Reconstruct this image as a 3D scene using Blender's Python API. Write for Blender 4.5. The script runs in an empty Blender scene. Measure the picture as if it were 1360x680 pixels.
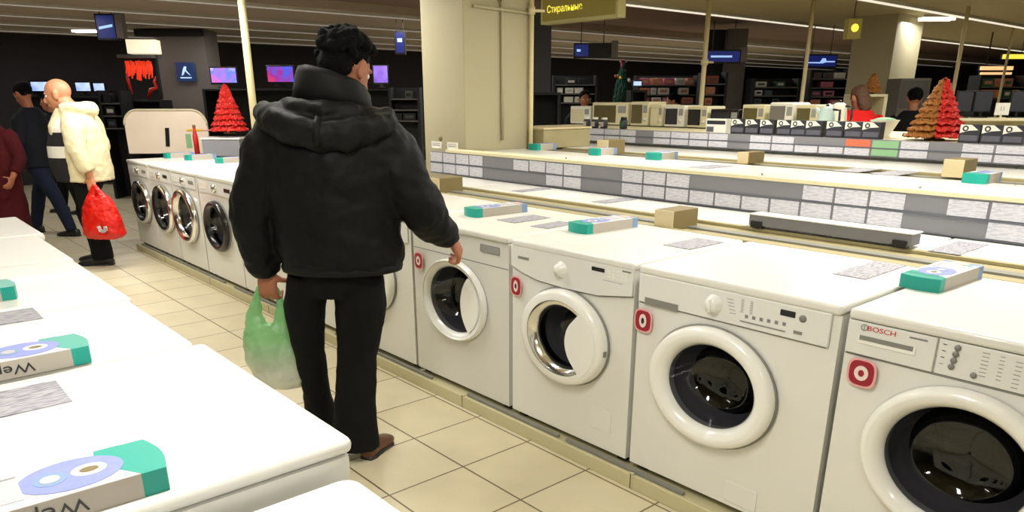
import bpy, bmesh, math, random
from mathutils import Vector as V, Matrix
random.seed(7)
C = bpy.context.scene.collection
PI = math.pi
# ------------------------------------------------------------------ camera
YAW, PITCH, FPX, CYPX, EYE = .7188, .3401, 986., 478., 1.55
FWD = V((math.sin(YAW)*math.cos(PITCH), math.cos(YAW)*math.cos(PITCH), -math.sin(PITCH)))
RGT = V((math.cos(YAW), -math.sin(YAW), 0)); UPV = RGT.cross(FWD)
FH = V((math.sin(YAW), math.cos(YAW), 0))
cd = bpy.data.cameras.new('camera'); co = bpy.data.objects.new('camera', cd); C.objects.link(co)
co.location = (0, 0, EYE)
co.rotation_euler = Matrix((RGT, UPV, -FWD)).transposed().to_euler()
cd.sensor_fit = 'HORIZONTAL'; cd.sensor_width = 36; cd.lens = FPX/1360*36
cd.shift_y = -(340-CYPX)/1360; cd.clip_start = .02; cd.clip_end = 200
bpy.context.scene.camera = co
def ray(x, y): return FWD + RGT*((x-680)/FPX) - UPV*((y-CYPX)/FPX)
def atz(x, y, z):
    d = ray(x, y); return V((0, 0, EYE)) + d*((z-EYE)/d.z)
def atx(x, y, X):
    d = ray(x, y); return V((0, 0, EYE)) + d*(X/d.x)
def aty(x, y, Y):
    d = ray(x, y); return V((0, 0, EYE)) + d*(Y/d.y)
def atd(x, y, D):
    d = ray(x, y); return V((0, 0, EYE)) + d*(D/d.dot(FH))
# ------------------------------------------------------------------ materials
def mat(name, col, rough=.5, metal=0, emit=None, es=1., noise=0, nscale=8, bump=0, bscale=40, spec=.5, coat=0, trans=0, alpha=1, sheen=0):
    m = bpy.data.materials.new(name); m.use_nodes = True; nt = m.node_tree; b = nt.nodes['Principled BSDF']
    b.inputs['Base Color'].default_value = (*col, 1); b.inputs['Roughness'].default_value = rough
    b.inputs['Metallic'].default_value = metal; b.inputs['Specular IOR Level'].default_value = spec
    b.inputs['Coat Weight'].default_value = coat; b.inputs['Transmission Weight'].default_value = trans
    b.inputs['Alpha'].default_value = alpha; b.inputs['Sheen Weight'].default_value = sheen
    if emit: b.inputs['Emission Color'].default_value = (*emit, 1); b.inputs['Emission Strength'].default_value = es
    tc = nt.nodes.new('ShaderNodeTexCoord')
    if noise:
        n = nt.nodes.new('ShaderNodeTexNoise'); n.inputs['Scale'].default_value = nscale; n.inputs['Detail'].default_value = 4
        nt.links.new(tc.outputs['Object'], n.inputs['Vector'])
        r = nt.nodes.new('ShaderNodeMapRange'); r.inputs[3].default_value = 1-noise; r.inputs[4].default_value = 1+noise
        nt.links.new(n.outputs['Fac'], r.inputs[0])
        mx = nt.nodes.new('ShaderNodeVectorMath'); mx.operation = 'SCALE'; mx.inputs[0].default_value = col
        nt.links.new(r.outputs[0], mx.inputs['Scale']); nt.links.new(mx.outputs[0], b.inputs['Base Color'])
    if bump:
        n2 = nt.nodes.new('ShaderNodeTexNoise'); n2.inputs['Scale'].default_value = bscale; n2.inputs['Detail'].default_value = 5
        nt.links.new(tc.outputs['Object'], n2.inputs['Vector'])
        bp = nt.nodes.new('ShaderNodeBump'); bp.inputs['Strength'].default_value = bump; bp.inputs['Distance'].default_value = .01
        nt.links.new(n2.outputs['Fac'], bp.inputs['Height']); nt.links.new(bp.outputs[0], b.inputs['Normal'])
    return m
def s(r, g, b):
    f = lambda c: (c/255/12.92 if c <= 10 else ((c/255+.055)/1.055)**2.4)
    return (f(r), f(g), f(b))
M = {}
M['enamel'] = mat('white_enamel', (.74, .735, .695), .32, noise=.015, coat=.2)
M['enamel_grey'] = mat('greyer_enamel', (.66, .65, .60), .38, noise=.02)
M['panelw'] = mat('panel_plastic', (.74, .74, .71), .4)
M['ringw'] = mat('ring_plastic', (.84, .84, .80), .25, coat=.3)
M['gap'] = mat('dark_gap', (.03, .03, .028), .7)
M['markg'] = mat('grey_print', (.28, .28, .27), .6)
M['slotg'] = mat('grey_slot', (.22, .22, .2), .5)
M['black'] = mat('black_plastic', (.012, .012, .014), .25)
M['blackm'] = mat('black_matte', (.012, .012, .014), .8)
M['chrome'] = mat('chrome', (.78, .77, .74), .18, 1)
M['drum'] = mat('drum_steel', (.035, .035, .04), .5, .3, bump=.2, bscale=90)
M['rubber'] = mat('door_rubber', (.30, .30, .32), .35)
M['red'] = mat('sticker_red', s(150, 22, 44), .5)
M['pink'] = mat('sticker_rim', s(232, 170, 168), .5)
M['whitep'] = mat('sticker_white', s(235, 215, 210), .5)
M['logored'] = mat('logo_red', s(190, 30, 45), .5)
M['tealp'] = mat('teal_card', s(10, 150, 135), .4)
M['boxw'] = mat('carton_white', s(205, 206, 206), .5, noise=.03)
M['boxside'] = mat('carton_beige', s(172, 165, 154), .5)
M['lilac'] = mat('lilac_print', s(128, 138, 200), .5, noise=.12, nscale=60)
M['blueprint'] = mat('blue_print', s(120, 145, 180), .5)
M['leaflet'] = mat('grey_leaflet', s(178, 176, 182), .6)
M['plinth'] = mat('plinth_cream', s(196, 188, 150), .5, noise=.06, nscale=4)
M['brown'] = mat('strip_board', s(160, 150, 112), .6, noise=.08, nscale=5)
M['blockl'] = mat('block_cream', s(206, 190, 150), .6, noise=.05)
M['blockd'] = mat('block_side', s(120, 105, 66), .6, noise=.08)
M['rail'] = mat('rail_grey', s(128, 128, 134), .5)
M['raild'] = mat('rail_dark', s(96, 98, 108), .5)
M['ledge'] = mat('ledge_cream', s(224, 216, 178), .5)
M['pillar'] = mat('pillar_paint', s(168, 160, 130), .7, noise=.03, nscale=2)
M['orange'] = mat('orange_label', s(215, 110, 80), .6)
M['green'] = mat('green_label', s(140, 185, 140), .6)
M['lamp'] = mat('lamp_tube', (.9, .9, .85), .5, emit=(1, .95, .78), es=3.2)
M['lampsoft'] = mat('lamp_strip', (.8, .78, .7), .5, emit=(1, .92, .75), es=.50)
M['lampdim'] = mat('lamp_strip_dim', (.5, .48, .44), .5, emit=(1, .88, .78), es=.13)
M['housing'] = mat('lamp_housing', (.55, .53, .46), .5)
def cards_mat(name, base, ink, sc):
    m = mat(name, base, .55); nt = m.node_tree; b = nt.nodes['Principled BSDF']
    tc = nt.nodes.new('ShaderNodeTexCoord'); mp = nt.nodes.new('ShaderNodeMapping'); mp.inputs['Scale'].default_value = sc
    w = nt.nodes.new('ShaderNodeTexNoise'); w.inputs['Scale'].default_value = 1; w.inputs['Detail'].default_value = 1
    r = nt.nodes.new('ShaderNodeValToRGB'); r.color_ramp.elements[0].position = .48; r.color_ramp.elements[1].position = .58
    r.color_ramp.elements[0].color = (*base, 1); r.color_ramp.elements[1].color = (*ink, 1)
    nt.links.new(tc.outputs['Object'], mp.inputs[0]); nt.links.new(mp.outputs[0], w.inputs['Vector'])
    nt.links.new(w.outputs['Fac'], r.inputs[0]); nt.links.new(r.outputs[0], b.inputs['Base Color'])
    return m
M['card'] = cards_mat('price_card_print', s(208, 208, 216), s(188, 188, 200), (30, 30, 160))
M['leafprint'] = cards_mat('leaflet_print', s(164, 163, 170), s(122, 121, 134), (28, 190, 20))
# glass of the doors: dark tinted, see-through, reflecting
def glass(name, tint, rough=.05):
    m = bpy.data.materials.new(name); m.use_nodes = True; nt = m.node_tree; nt.nodes.clear()
    o = nt.nodes.new('ShaderNodeOutputMaterial'); mx = nt.nodes.new('ShaderNodeMixShader')
    t = nt.nodes.new('ShaderNodeBsdfTransparent'); t.inputs[0].default_value = (*tint, 1)
    g = nt.nodes.new('ShaderNodeBsdfGlossy'); g.inputs['Roughness'].default_value = rough; g.inputs[0].default_value = (.9, .9, .9, 1)
    lw = nt.nodes.new('ShaderNodeLayerWeight'); lw.inputs[0].default_value = .5
    pw = nt.nodes.new('ShaderNodeMath'); pw.operation = 'POWER'; pw.inputs[1].default_value = 4; fr = nt.nodes.new('ShaderNodeMapRange'); fr.inputs[3].default_value = .05; fr.inputs[4].default_value = .4
    nt.links.new(lw.outputs['Facing'], pw.inputs[0]); nt.links.new(pw.outputs[0], fr.inputs[0]); nt.links.new(fr.outputs[0], mx.inputs[0]); nt.links.new(t.outputs[0], mx.inputs[1]); nt.links.new(g.outputs[0], mx.inputs[2])
    nt.links.new(mx.outputs[0], o.inputs[0]); return m
M['glass'] = glass('smoked_glass', (.34, .34, .36))
def screen(name, cols, es, scale=6):
    m = mat(name, (.01, .01, .01), .2); nt = m.node_tree; b = nt.nodes['Principled BSDF']
    tc = nt.nodes.new('ShaderNodeTexCoord'); n = nt.nodes.new('ShaderNodeTexNoise'); n.inputs['Scale'].default_value = scale; n.inputs['Detail'].default_value = 1
    r = nt.nodes.new('ShaderNodeValToRGB'); el = r.color_ramp.elements
    while len(el) < len(cols): el.new(.5)
    for i, c in enumerate(cols): el[i].position = .3+.4*i/(len(cols)-1); el[i].color = (*c, 1)
    nt.links.new(tc.outputs['Object'], n.inputs['Vector']); nt.links.new(n.outputs['Fac'], r.inputs[0])
    nt.links.new(r.outputs[0], b.inputs['Emission Color']); b.inputs['Emission Strength'].default_value = es
    return m
# ------------------------------------------------------------------ mesh helpers
def frame(d, up=V((0, 0, 1))):
    d = d.normalized()
    if abs(d.dot(up)) > .98: up = V((0, 1, 0))
    a = up.cross(d).normalized(); return a, d.cross(a)
class MB:
    def __init__(s_): s_.bm = bmesh.new(); s_.mats = []
    def mi(s_, m):
        m = M[m] if isinstance(m, str) else m
        if m not in s_.mats: s_.mats.append(m)
        return s_.mats.index(m)
    def box(s_, x0, x1, y0, y1, z0, z1, m='enamel', bev=0, seg=2):
        i = s_.mi(m); r = bmesh.ops.create_cube(s_.bm, size=1)
        for v in r['verts']: v.co = V(((x0+x1)/2+v.co.x*(x1-x0), (y0+y1)/2+v.co.y*(y1-y0), (z0+z1)/2+v.co.z*(z1-z0)))
        fs = {f for v in r['verts'] for f in v.link_faces}
        for f in fs: f.material_index = i
        if bev:
            es = {e for f in fs for e in f.edges}
            q = bmesh.ops.bevel(s_.bm, geom=list(es), offset=bev, segments=seg, affect='EDGES', profile=.5)
            for f in q['faces']: f.material_index = i; f.smooth = True
        return s_
    def obox(s_, c, ax, ay, az, m='enamel', bev=0):
        "box centred at c with half-axis vectors"
        i = s_.mi(m); r = bmesh.ops.create_cube(s_.bm, size=2)
        for v in r['verts']: p = v.co.copy(); v.co = V(c)+V(ax)*p.x+V(ay)*p.y+V(az)*p.z
        fs = {f for v in r['verts'] for f in v.link_faces}
        for f in fs: f.material_index = i
        if bev:
            q = bmesh.ops.bevel(s_.bm, geom=list({e for f in fs for e in f.edges}), offset=bev, segments=2, affect='EDGES')
            for f in q['faces']: f.material_index = i
        return s_
    def rings(s_, rings, m='enamel', cap=True, closed=False, smooth=True):
        i = s_.mi(m); vs = [[s_.bm.verts.new(p) for p in r] for r in rings]; n = len(rings[0])
        pairs = list(zip(vs, vs[1:])) + ([(vs[-1], vs[0])] if closed else [])
        for a, b in pairs:
            for k in range(n):
                try: f = s_.bm.faces.new((a[k], a[(k+1) % n], b[(k+1) % n], b[k])); f.material_index = i; f.smooth = smooth
                except ValueError: pass
        if cap and not closed:
            for r in (vs[0], vs[-1]):
                try: f = s_.bm.faces.new(r); f.material_index = i
                except ValueError: pass
        return s_
    def tube(s_, pts, rad, m='enamel', n=12, up=V((0, 0, 1)), cap=True, smooth=True):
        pts = [V(p) for p in pts]; rad = [rad]*len(pts) if isinstance(rad, (int, float)) else rad; R = []; a = None
        for k, p in enumerate(pts):
            d = (pts[min(k+1, len(pts)-1)]-pts[max(k-1, 0)]).normalized(); q = rad[k]
            if a is None: a, b = frame(d, up)
            else: a = (a-d*a.dot(d)).normalized(); b = d.cross(a)
            ra, rb = (q, q) if isinstance(q, (int, float)) else q
            R.append([p+a*(ra*math.cos(2*PI*j/n))+b*(rb*math.sin(2*PI*j/n)) for j in range(n)])
        return s_.rings(R, m, cap, smooth=smooth)
    def stack(s_, secs, m='enamel', n=24, cap=True):
        "horizontal elliptical sections (x, y, z, rx, ry)"
        return s_.rings([[V((x+rx*math.cos(2*PI*j/n), y+ry*math.sin(2*PI*j/n), z)) for j in range(n)] for x, y, z, rx, ry in secs], m, cap)
    def ball(s_, c, r, m='enamel', seg=16, rot=None):
        i = s_.mi(m); q = bmesh.ops.create_uvsphere(s_.bm, u_segments=seg, v_segments=max(6, seg*2//3), radius=1)
        r = (r, r, r) if isinstance(r, (int, float)) else r
        for v in q['verts']:
            p = V((v.co.x*r[0], v.co.y*r[1], v.co.z*r[2]))
            if rot is not None: p = rot @ p
            v.co = V(c)+p
        for f in {f for v in q['verts'] for f in v.link_faces}: f.material_index = i; f.smooth = True
        return s_
    def lathex(s_, c, prof, m='ringw', n=48, ry=1., rz=1., closed=False):
        "profile of (r, x) around an axis along X through c"
        c = V(c); return s_.rings([[c+V((x, r*ry*math.cos(2*PI*j/n), r*rz*math.sin(2*PI*j/n))) for j in range(n)] for r, x in prof], m, cap=False, closed=closed)
    def poly(s_, pts, ext, m):
        "polygon (list of points) pushed along vector ext"
        i = s_.mi(m); a = [s_.bm.verts.new(p) for p in pts]; b = [s_.bm.verts.new(V(p)+V(ext)) for p in pts]; n = len(pts)
        for q in (a, b[::-1]): s_.bm.faces.new(q).material_index = i
        for k in range(n): s_.bm.faces.new((a[k], b[k], b[(k+1) % n], a[(k+1) % n])).material_index = i
        return s_
    def build(s_, name, parent=None, loc=None, rz=None):
        bmesh.ops.recalc_face_normals(s_.bm, faces=s_.bm.faces[:])
        me = bpy.data.meshes.new(name); s_.bm.to_mesh(me); s_.bm.free()
        for m in s_.mats: me.materials.append(m)
        o = bpy.data.objects.new(name, me); C.objects.link(o)
        if parent is not None: o.parent = parent
        if loc is not None: o.location = loc
        if rz is not None: o.rotation_euler = (0, 0, rz)
        return o
def tag(o, label=None, cat=None, group=None, kind=None):
    if label: o['label'] = label
    if cat: o['category'] = cat
    if group: o['group'] = group
    if kind: o['kind'] = kind
    return o
def thing(name, label, cat, loc=(0, 0, 0), rz=0, group=None):
    o = bpy.data.objects.new(name, None); C.objects.link(o); o.location = loc; o.rotation_euler = (0, 0, rz); o.empty_display_size = .1
    return tag(o, label, cat, group)
def text(name, body, parent, loc, size, m, rot, ext=.0006, sx=1.):
    cu = bpy.data.curves.new(name, 'FONT'); cu.body = body; cu.size = size; cu.extrude = ext; cu.align_x = 'CENTER'; cu.align_y = 'CENTER'
    cu.materials.append(M[m] if isinstance(m, str) else m)
    tmp = bpy.data.objects.new(name, cu); C.objects.link(tmp); bpy.context.view_layer.update()
    me = bpy.data.meshes.new_from_object(tmp.evaluated_get(bpy.context.evaluated_depsgraph_get())); bpy.data.objects.remove(tmp)
    if not me.materials: me.materials.append(cu.materials[0])
    o = bpy.data.objects.new(name, me); C.objects.link(o); o.parent = parent; o.location = loc; o.rotation_euler = rot; o.scale = (sx, 1, 1)
    return o
def dup(root, loc=None, label=None, group=None, rz=None):
    r = root.copy(); C.objects.link(r)
    if loc is not None: r.location = loc
    if rz is not None: r.rotation_euler = (0, 0, rz)
    if label: r['label'] = label
    if group: r['group'] = group
    for ch in list(root.children):
        c = ch.copy(); C.objects.link(c); c.parent = r
        for g in list(ch.children):
            d = g.copy(); C.objects.link(d); d.parent = c
    return r
# ------------------------------------------------------------------ the room
CEIL = 2.62
fl = MB().box(-6, 32, -4, 19, -.1, 0).build('floor'); tag(fl, kind='structure')
m = mat('floor_tile', s(200, 188, 150), .35); nt = m.node_tree; b = nt.nodes['Principled BSDF']
tc = nt.nodes.new('ShaderNodeTexCoord'); mp = nt.nodes.new('ShaderNodeMapping')
T = .3835; mp.inputs['Location'].default_value = (-(1.783 % T), -(1.985 % T), 0)
br = nt.nodes.new('ShaderNodeTexBrick'); br.offset = 0; br.squash = 1
for k, v_ in (('Scale', 1), ('Mortar Size', .0045), ('Mortar Smooth', .2), ('Bias', 0), ('Brick Width', T), ('Row Height', T)): br.inputs[k].default_value = v_
br.inputs['Color1'].default_value = (*s(214, 204, 175), 1); br.inputs['Color2'].default_value = (*s(207, 196, 165), 1); br.inputs['Mortar'].default_value = (*s(108, 94, 70), 1)
nz = nt.nodes.new('ShaderNodeTexNoise'); nz.inputs['Scale'].default_value = 5; nz.inputs['Detail'].default_value = 6
mr = nt.nodes.new('ShaderNodeMapRange'); mr.inputs[3].default_value = .9; mr.inputs[4].default_value = 1.1
vm = nt.nodes.new('ShaderNodeVectorMath'); vm.operation = 'SCALE'
for a_, b_ in ((tc.outputs['Object'], mp.inputs[0]), (mp.outputs[0], br.inputs['Vector']), (tc.outputs['Object'], nz.inputs['Vector']), (nz.outputs['Fac'], mr.inputs[0]), (br.outputs['Color'], vm.inputs[0]), (mr.outputs[0], vm.inputs['Scale']), (vm.outputs[0], b.inputs['Base Color'])): nt.links.new(a_, b_)
fl.data.materials.clear(); fl.data.materials.append(m)
M['ceil'] = mat('ceiling_panel', s(190, 176, 136), .8, noise=.06, nscale=3)
M['ceild'] = mat('ceiling_brown', s(128, 102, 90), .8, noise=.1, nscale=3)
M['ceilg'] = mat('ceiling_greybrown', s(178, 162, 146), .8, noise=.08, nscale=3)
c_ = MB(); c_.box(-6, 32, -4, 6.42, CEIL, CEIL+.15, 'ceil'); c_.box(-6, 32, 6.42, 9.5, CEIL+.10, CEIL+.25, 'ceild'); c_.box(-6, 32, 9.5, 19, CEIL, CEIL+.15, 'ceilg')
c_.box(-6, 32, 9.44, 9.5, CEIL, CEIL+.25, 'ceilg'); c_.box(-6, 32, 6.42, 6.48, CEIL, CEIL+.25, 'ceil')
tag(c_.build('ceiling'), kind='structure')
M['walld'] = mat('wall_dark', s(50, 46, 50), .9, noise=.15)
M['walll'] = mat('wall_light', s(120, 112, 98), .9)
tag(MB().box(-6, 32, 16.6, 16.8, 0, CEIL+.3, 'walld').build('wall_back'), kind='structure')
tag(MB().box(31, 31.2, -4, 16.6, 0, CEIL+.3, 'walld').build('wall_right'), kind='structure')
tag(MB().box(-6.2, -6, -4, 19, 0, CEIL+.3, 'walll').build('wall_left'), kind='structure')
tag(MB().box(-6, 32, -4.2, -4, 0, CEIL+.3, 'walll').build('wall_front'), kind='structure')
# pillars
p_ = MB().box(3.97, 4.70, 5.13, 5.72, 0, CEIL+.02, 'pillar', .006); tag(p_.build('pillar'), 'cream square pillar rising behind the price-card rail', kind='structure')
a = MB().box(11.2, 12.05, 4.85, 5.45, 0, CEIL+.02, 'pillar', .006); tag(a.build('pillar'), 'cream square pillar behind the small brown tree', kind='structure')
# conduits and hook on the near pillar
q = thing('wall_conduit', 'painted pipe running down the cream pillar with a side branch', 'pipe', (4.36, 5.12, 1.2))
MB().tube([(0, -.012, 0), (0, -.012, CEIL-1.2)], .012, 'pillar').build('pipe', q)
MB().tube([(-.30, -.012, 1.04), (.33, -.012, 1.02)], .012, 'pillar').build('branch', q)
q = MB(); q.tube([(4.33+.035*math.sin(t*2*PI), 5.10, 2.33+.08*math.cos(t*2*PI)+.03) for t in [k/14 for k in range(15)]], .006, 'blockd', 6)
q.tube([(4.34, 5.10, 2.44), (4.355, 5.10, 2.60)], .006, 'blockd', 6); tag(q.build('cable_loop'), 'dark looped cable hanging on the cream pillar', 'cable')
# light strips along the ceiling
spec = [(4.33, .09, 'lampsoft', 'nearest pale strip lamp crossing the ceiling top right'), (6.40, .10, 'lampsoft', 'bright pale strip lamp along the edge of the dark ceiling band'),
        (9.52, .07, 'lampdim', 'pale strip lamp beyond the dark ceiling band'), (11.2, .06, 'lampdim', 'fourth pale ceiling strip lamp counting from the camera'),
        (12.7, .05, 'lampdim', 'fifth pale ceiling strip lamp counting from the camera'), (14.2, .05, 'lampdim', 'sixth pale ceiling strip lamp, before the farthest'), (15.6, .05, 'lampdim', 'farthest pale ceiling strip lamp by the back wall')]
for y, w, mm, lb in spec:
    q = thing('strip_lamp', lb, 'lamp', (13, y, CEIL-.001), 0, 'ceiling strip lamps')
    MB().box(-19, 18, -w/2, w/2, -.035, .0, 'housing').build('housing', q)
    MB().box(-18.9, 17.9, -w/2+.012, w/2-.012, -.045, -.035, mm).build('diffuser', q)
# fluorescent lamps hanging under the ceiling (most are above the frame)
def area(x, y, z, sx, sy, p, col=(1, .975, .91), rz=0):
    l = bpy.data.lights.new('lamp_or_fill_light', 'AREA'); l.shape = 'RECTANGLE'; l.size = sx; l.size_y = sy; l.energy = p; l.color = col
    o = bpy.data.objects.new('lamp_or_fill_light', l); C.objects.link(o); o.location = (x, y, z); o.rotation_euler = (0, 0, rz); return o
LP = [(-.3, -1.2, 22), (2.9, -1.0, 24), (.3, 1.3, 30), (1.5, 3.4, 20), (3.6, 1.2, 34), (4.4, 3.4, 26), (.9, 6.9, 30), (3.3, 6.2, 26), (6.6, .6, 24), (7.2, 3.2, 26), (-2.2, 4.9, 14), (2.3, 7.4, 30), (9.2, -1, 22), (9.6, 1.6, 24)]  # includes a lamp added to brighten the pale board and far machine tops
for x, y, p in LP:
    q = thing('fluorescent_lamp', 'unseen twin-tube fluorescent lamp on the shop ceiling above the frame', 'lamp', (x, y, CEIL), 0, 'ceiling fluorescents')
    MB().box(-.62, .62, -.10, .10, -.05, 0, 'housing').build('housing', q)
    for dy in (-.05, .05): MB().tube([(-.58, dy, -.066), (.58, dy, -.066)], .014, 'lamp').build('tube', q)
    area(x, y, CEIL-.09, 1.2, .2, p)
for (x0, x1, py, D, lb) in ((1221, 1263, 38, 11.2, 'bright twin-tube fluorescent lamp right of the far cream pillar'), (97, 128, 34, 13.2, 'small bright ceiling lamp at upper left beside blue sign')):
    A = atd(x0, py, D); B = atd(x1, py, D); ctr = (A+B)/2; L = (B-A).length/2
    q = thing('fluorescent_lamp', lb, 'lamp', (ctr.x, ctr.y, CEIL), -YAW)
    MB().box(-L-.02, L+.02, -.10, .10, -.04, 0, 'housing').build('housing', q)
    for dy in (-.06, .06): MB().tube([(-L, dy, -.058), (L, dy, -.058)], .018, 'lamp').build('tube', q)
    area(ctr.x, ctr.y, CEIL-.1, 1.2, .2, 13, rz=-YAW)
area(8, 9.52, CEIL-.06, 4, .06, 34); area(16, 6.4, CEIL-.06, 3, .08, 24); area(1, 11.2, CEIL-.06, 3, .05, 14); area(5.5, 12.7, CEIL-.06, 4, .05, 22); area(20, 4.33, CEIL-.06, 3, .08, 18); area(13, 9.52, CEIL-.06, 4, .06, 34); area(-2, 12.7, CEIL-.06, 4, .05, 12); area(11, 12.7, CEIL-.06, 4, .05, 24); area(17, 11.2, CEIL-.06, 4, .05, 24)  # bare area lights added along the strips to brighten the far shop
sc = bpy.context.scene; sc.view_settings.view_transform = 'Standard'; sc.view_settings.look = 'None'; sc.view_settings.gamma = 1; sc.view_settings.use_curve_mapping = False
sc.view_settings.exposure = .60
w = bpy.data.worlds.new('world'); sc.world = w; w.use_nodes = True; w.node_tree.nodes['Background'].inputs[0].default_value = (.02, .02, .022, 1)
# ------------------------------------------------------------------ washing machines
def ell(cy, cz, ry, rz, x, n=48, a0=0): return [V((x, cy+ry*math.cos(2*PI*k/n), cz+rz*math.sin(2*PI*k/n))) for k in range(n)]
def shell(w, h, d, cz, cy, ry, rz, body='enamel', z0=0.0):
    "cabinet with a round opening in its front (x = 0 is the front, facing -x)"
    mb = MB(); n = 48; hole = ell(cy, cz, ry, rz, 0, n); out = []
    y0, y1, z1 = -w/2, w/2, h
    angs = []
    for k in range(n):
        t = 2*PI*k/n; dy, dz = math.cos(t), math.sin(t)
        ky = ((y1-cy)/dy if dy > 1e-9 else (y0-cy)/dy if dy < -1e-9 else 1e9); kz = ((z1-cz)/dz if dz > 1e-9 else (z0-cz)/dz if dz < -1e-9 else 1e9)
        q = min(ky, kz); out.append(V((0, cy+dy*q, cz+dz*q)))
    for (yy, zz) in ((y0, z0), (y0, z1), (y1, z0), (y1, z1)):     # snap nearest to the corner
        k = min(range(n), key=lambda i: (out[i].y-yy)**2+(out[i].z-zz)**2); out[k] = V((0, yy, zz))
    mb.rings([hole, out], body, cap=False, smooth=False)
    mb.rings([[V((0, y, z)) for y, z in ((y0, z0), (y1, z0), (y1, z1), (y0, z1))], [V((d, y, z)) for y, z in ((y0, z0), (y1, z0), (y1, z1), (y0, z1))]], body, cap=False, smooth=False)
    i = mb.mi(body); mb.bm.faces.new([mb.bm.verts.new((d, y, z)) for y, z in ((y0, z0), (y1, z0), (y1, z1), (y0, z1))]).material_index = i
    return mb
def door(t, cy, cz, ry, rz, g=.64, ring='ringw', inner='ringw', bite=False, prot=.045, shadow=True, parts=True):
    "door ring, bowl glass and drum; g = glass radius as a share of the ring radius"
    mb = MB(); c = (0, cy, cz)
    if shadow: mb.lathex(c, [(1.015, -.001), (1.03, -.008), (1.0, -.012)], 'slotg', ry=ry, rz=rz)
    mb.lathex(c, [(1.0, -.004), (1.0, -prot*.5), (.975, -prot*.85), (.92, -prot), (g+.17, -prot)], ring, ry=ry, rz=rz)
    mb.lathex(c, [(g+.17, -prot), (g+.10, -prot*.95), (g+.03, -prot*.5), (g, -.004), (g, .02)], inner, ry=ry, rz=rz)
    d = mb.build('door', t)
    mb = MB().lathex(c, [(g-.002, -.01), (g*.93, .03), (g*.80, .075), (g*.66, .10), (g*.4, .115), (.02, .12)], 'glass', ry=ry, rz=rz)
    mb.build('door_glass', d)
    if parts:
        MB().lathex(c, [(g+.02, .0), (g+.03, .03), (g-.02, .05), (g-.06, .09), (g-.10, .11)], 'rubber', ry=ry, rz=rz).build('gasket', d)
    mb = MB().lathex(c, [(g-.08, .11), (g+.10, .125), (g+.10, .36), (g-.05, .40), (.05, .41), (.001, .41)], 'drum', ry=ry, rz=rz)
    for a in (30, 150, 270):
        a = math.radians(a); p = V((.24, cy+ry*(g+.02)*math.cos(a), cz+rz*(g+.02)*math.sin(a))); mb.ball(p, (.10, .02, .02), 'drum', 8)
    mb.build('drum', t)
    if bite:                                                       # handle plate overlapping the right of the glass
        P_ = []; A = math.radians(bite)
        for k in range(13): a = PI-A+2*A*k/12; P_.append((math.cos(a)*.87, math.sin(a)*.87))
        cx_ = -(g+.02)*math.cos(A); hh = (g+.02)*math.sin(A)
        R_ = hh*(1.36 if g < .75 else 1.75); off = math.sqrt(R_*R_-hh*hh); B = math.asin(hh/R_)
        for k in range(1, 16): a = -B+2*B*k/16; P_.append((cx_-off+R_*math.cos(a), R_*math.sin(a)))
        MB().poly([V((-prot-.002, cy+p[0]*ry, cz+p[1]*rz)) for p in P_], (prot*.55, 0, 0), 'ringw').build('door_handle', d)
    return d
def sticker(t, y, z, w=.088, h=.09, round_=True):
    o = MB(); n = 28
    def sq(rw, rh, x, p=3.2): return [V((x, y+rw*math.copysign(abs(math.cos(a))**(2/p), math.cos(a)), z+rh*math.copysign(abs(math.sin(a))**(2/p), math.sin(a)))) for a in [2*PI*k/n for k in range(n)]]
    o.poly(sq(w/2, h/2, -.0125), (-.0012, 0, 0), 'pink'); o.poly(sq(w/2*.84, h/2*.86, -.0137), (-.0012, 0, 0), 'red')
    e = (.24, .26) if round_ else (.20, .29)
    o.poly(ell(y, z, w*e[0], h*e[1], -.0149, 24), (-.0010, 0, 0), 'whitep'); o.poly(ell(y, z, w*e[0]*.42, h*e[1]*.45, -.0159, 20), (-.0008, 0, 0), 'red' if round_ else 'black')
    return o.build('offer_sticker', t)
XF, ZB, TOP = 2.23, .10, .944
def washer(label, y0, y1, group='washing machines of the right-hand row', depth=.75, dc=None, dr=(.25, .22), g=.64, topz=.944, body='enamel', cat='washing machine', **kw):
    ym = (y0+y1)/2; w = y1-y0-.012; h = topz-ZB
    t = thing('washing_machine', label, cat, (XF, ym, ZB), 0, group)
    cy, cz = (dc[0]-ym, dc[1]-ZB) if dc else (0, .47)
    shell(w, h-.034, depth, cz, cy, dr[0]*(g+.02), dr[1]*(g+.02), body).build('body', t)
    MB().box(-.012, depth, -w/2, w/2, h-.034, h, body, .012, 3).build('top_panel', t)
    door(t, cy, cz, dr[0], dr[1], g, **kw)
    MB().box(.03, .09, -w/2+.02, -w/2+.07, -.03, .01, 'black').box(.03, .09, w/2-.07, w/2-.02, -.03, .01, 'black').build('foot', t)
    return t, ym
def W(t_ym, y, z): return (y-t_ym[1], z-ZB)
def fbox(t_ym, y0, y1, z0, z1, m, th=.006, x=0., bev=0):
    a, b = W(t_ym, y0, z0); c, d = W(t_ym, y1, z1)
    return MB().box(x-th, x, min(a, c), max(a, c), min(b, d), max(b, d), m, bev)
MB_ = MB
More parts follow.
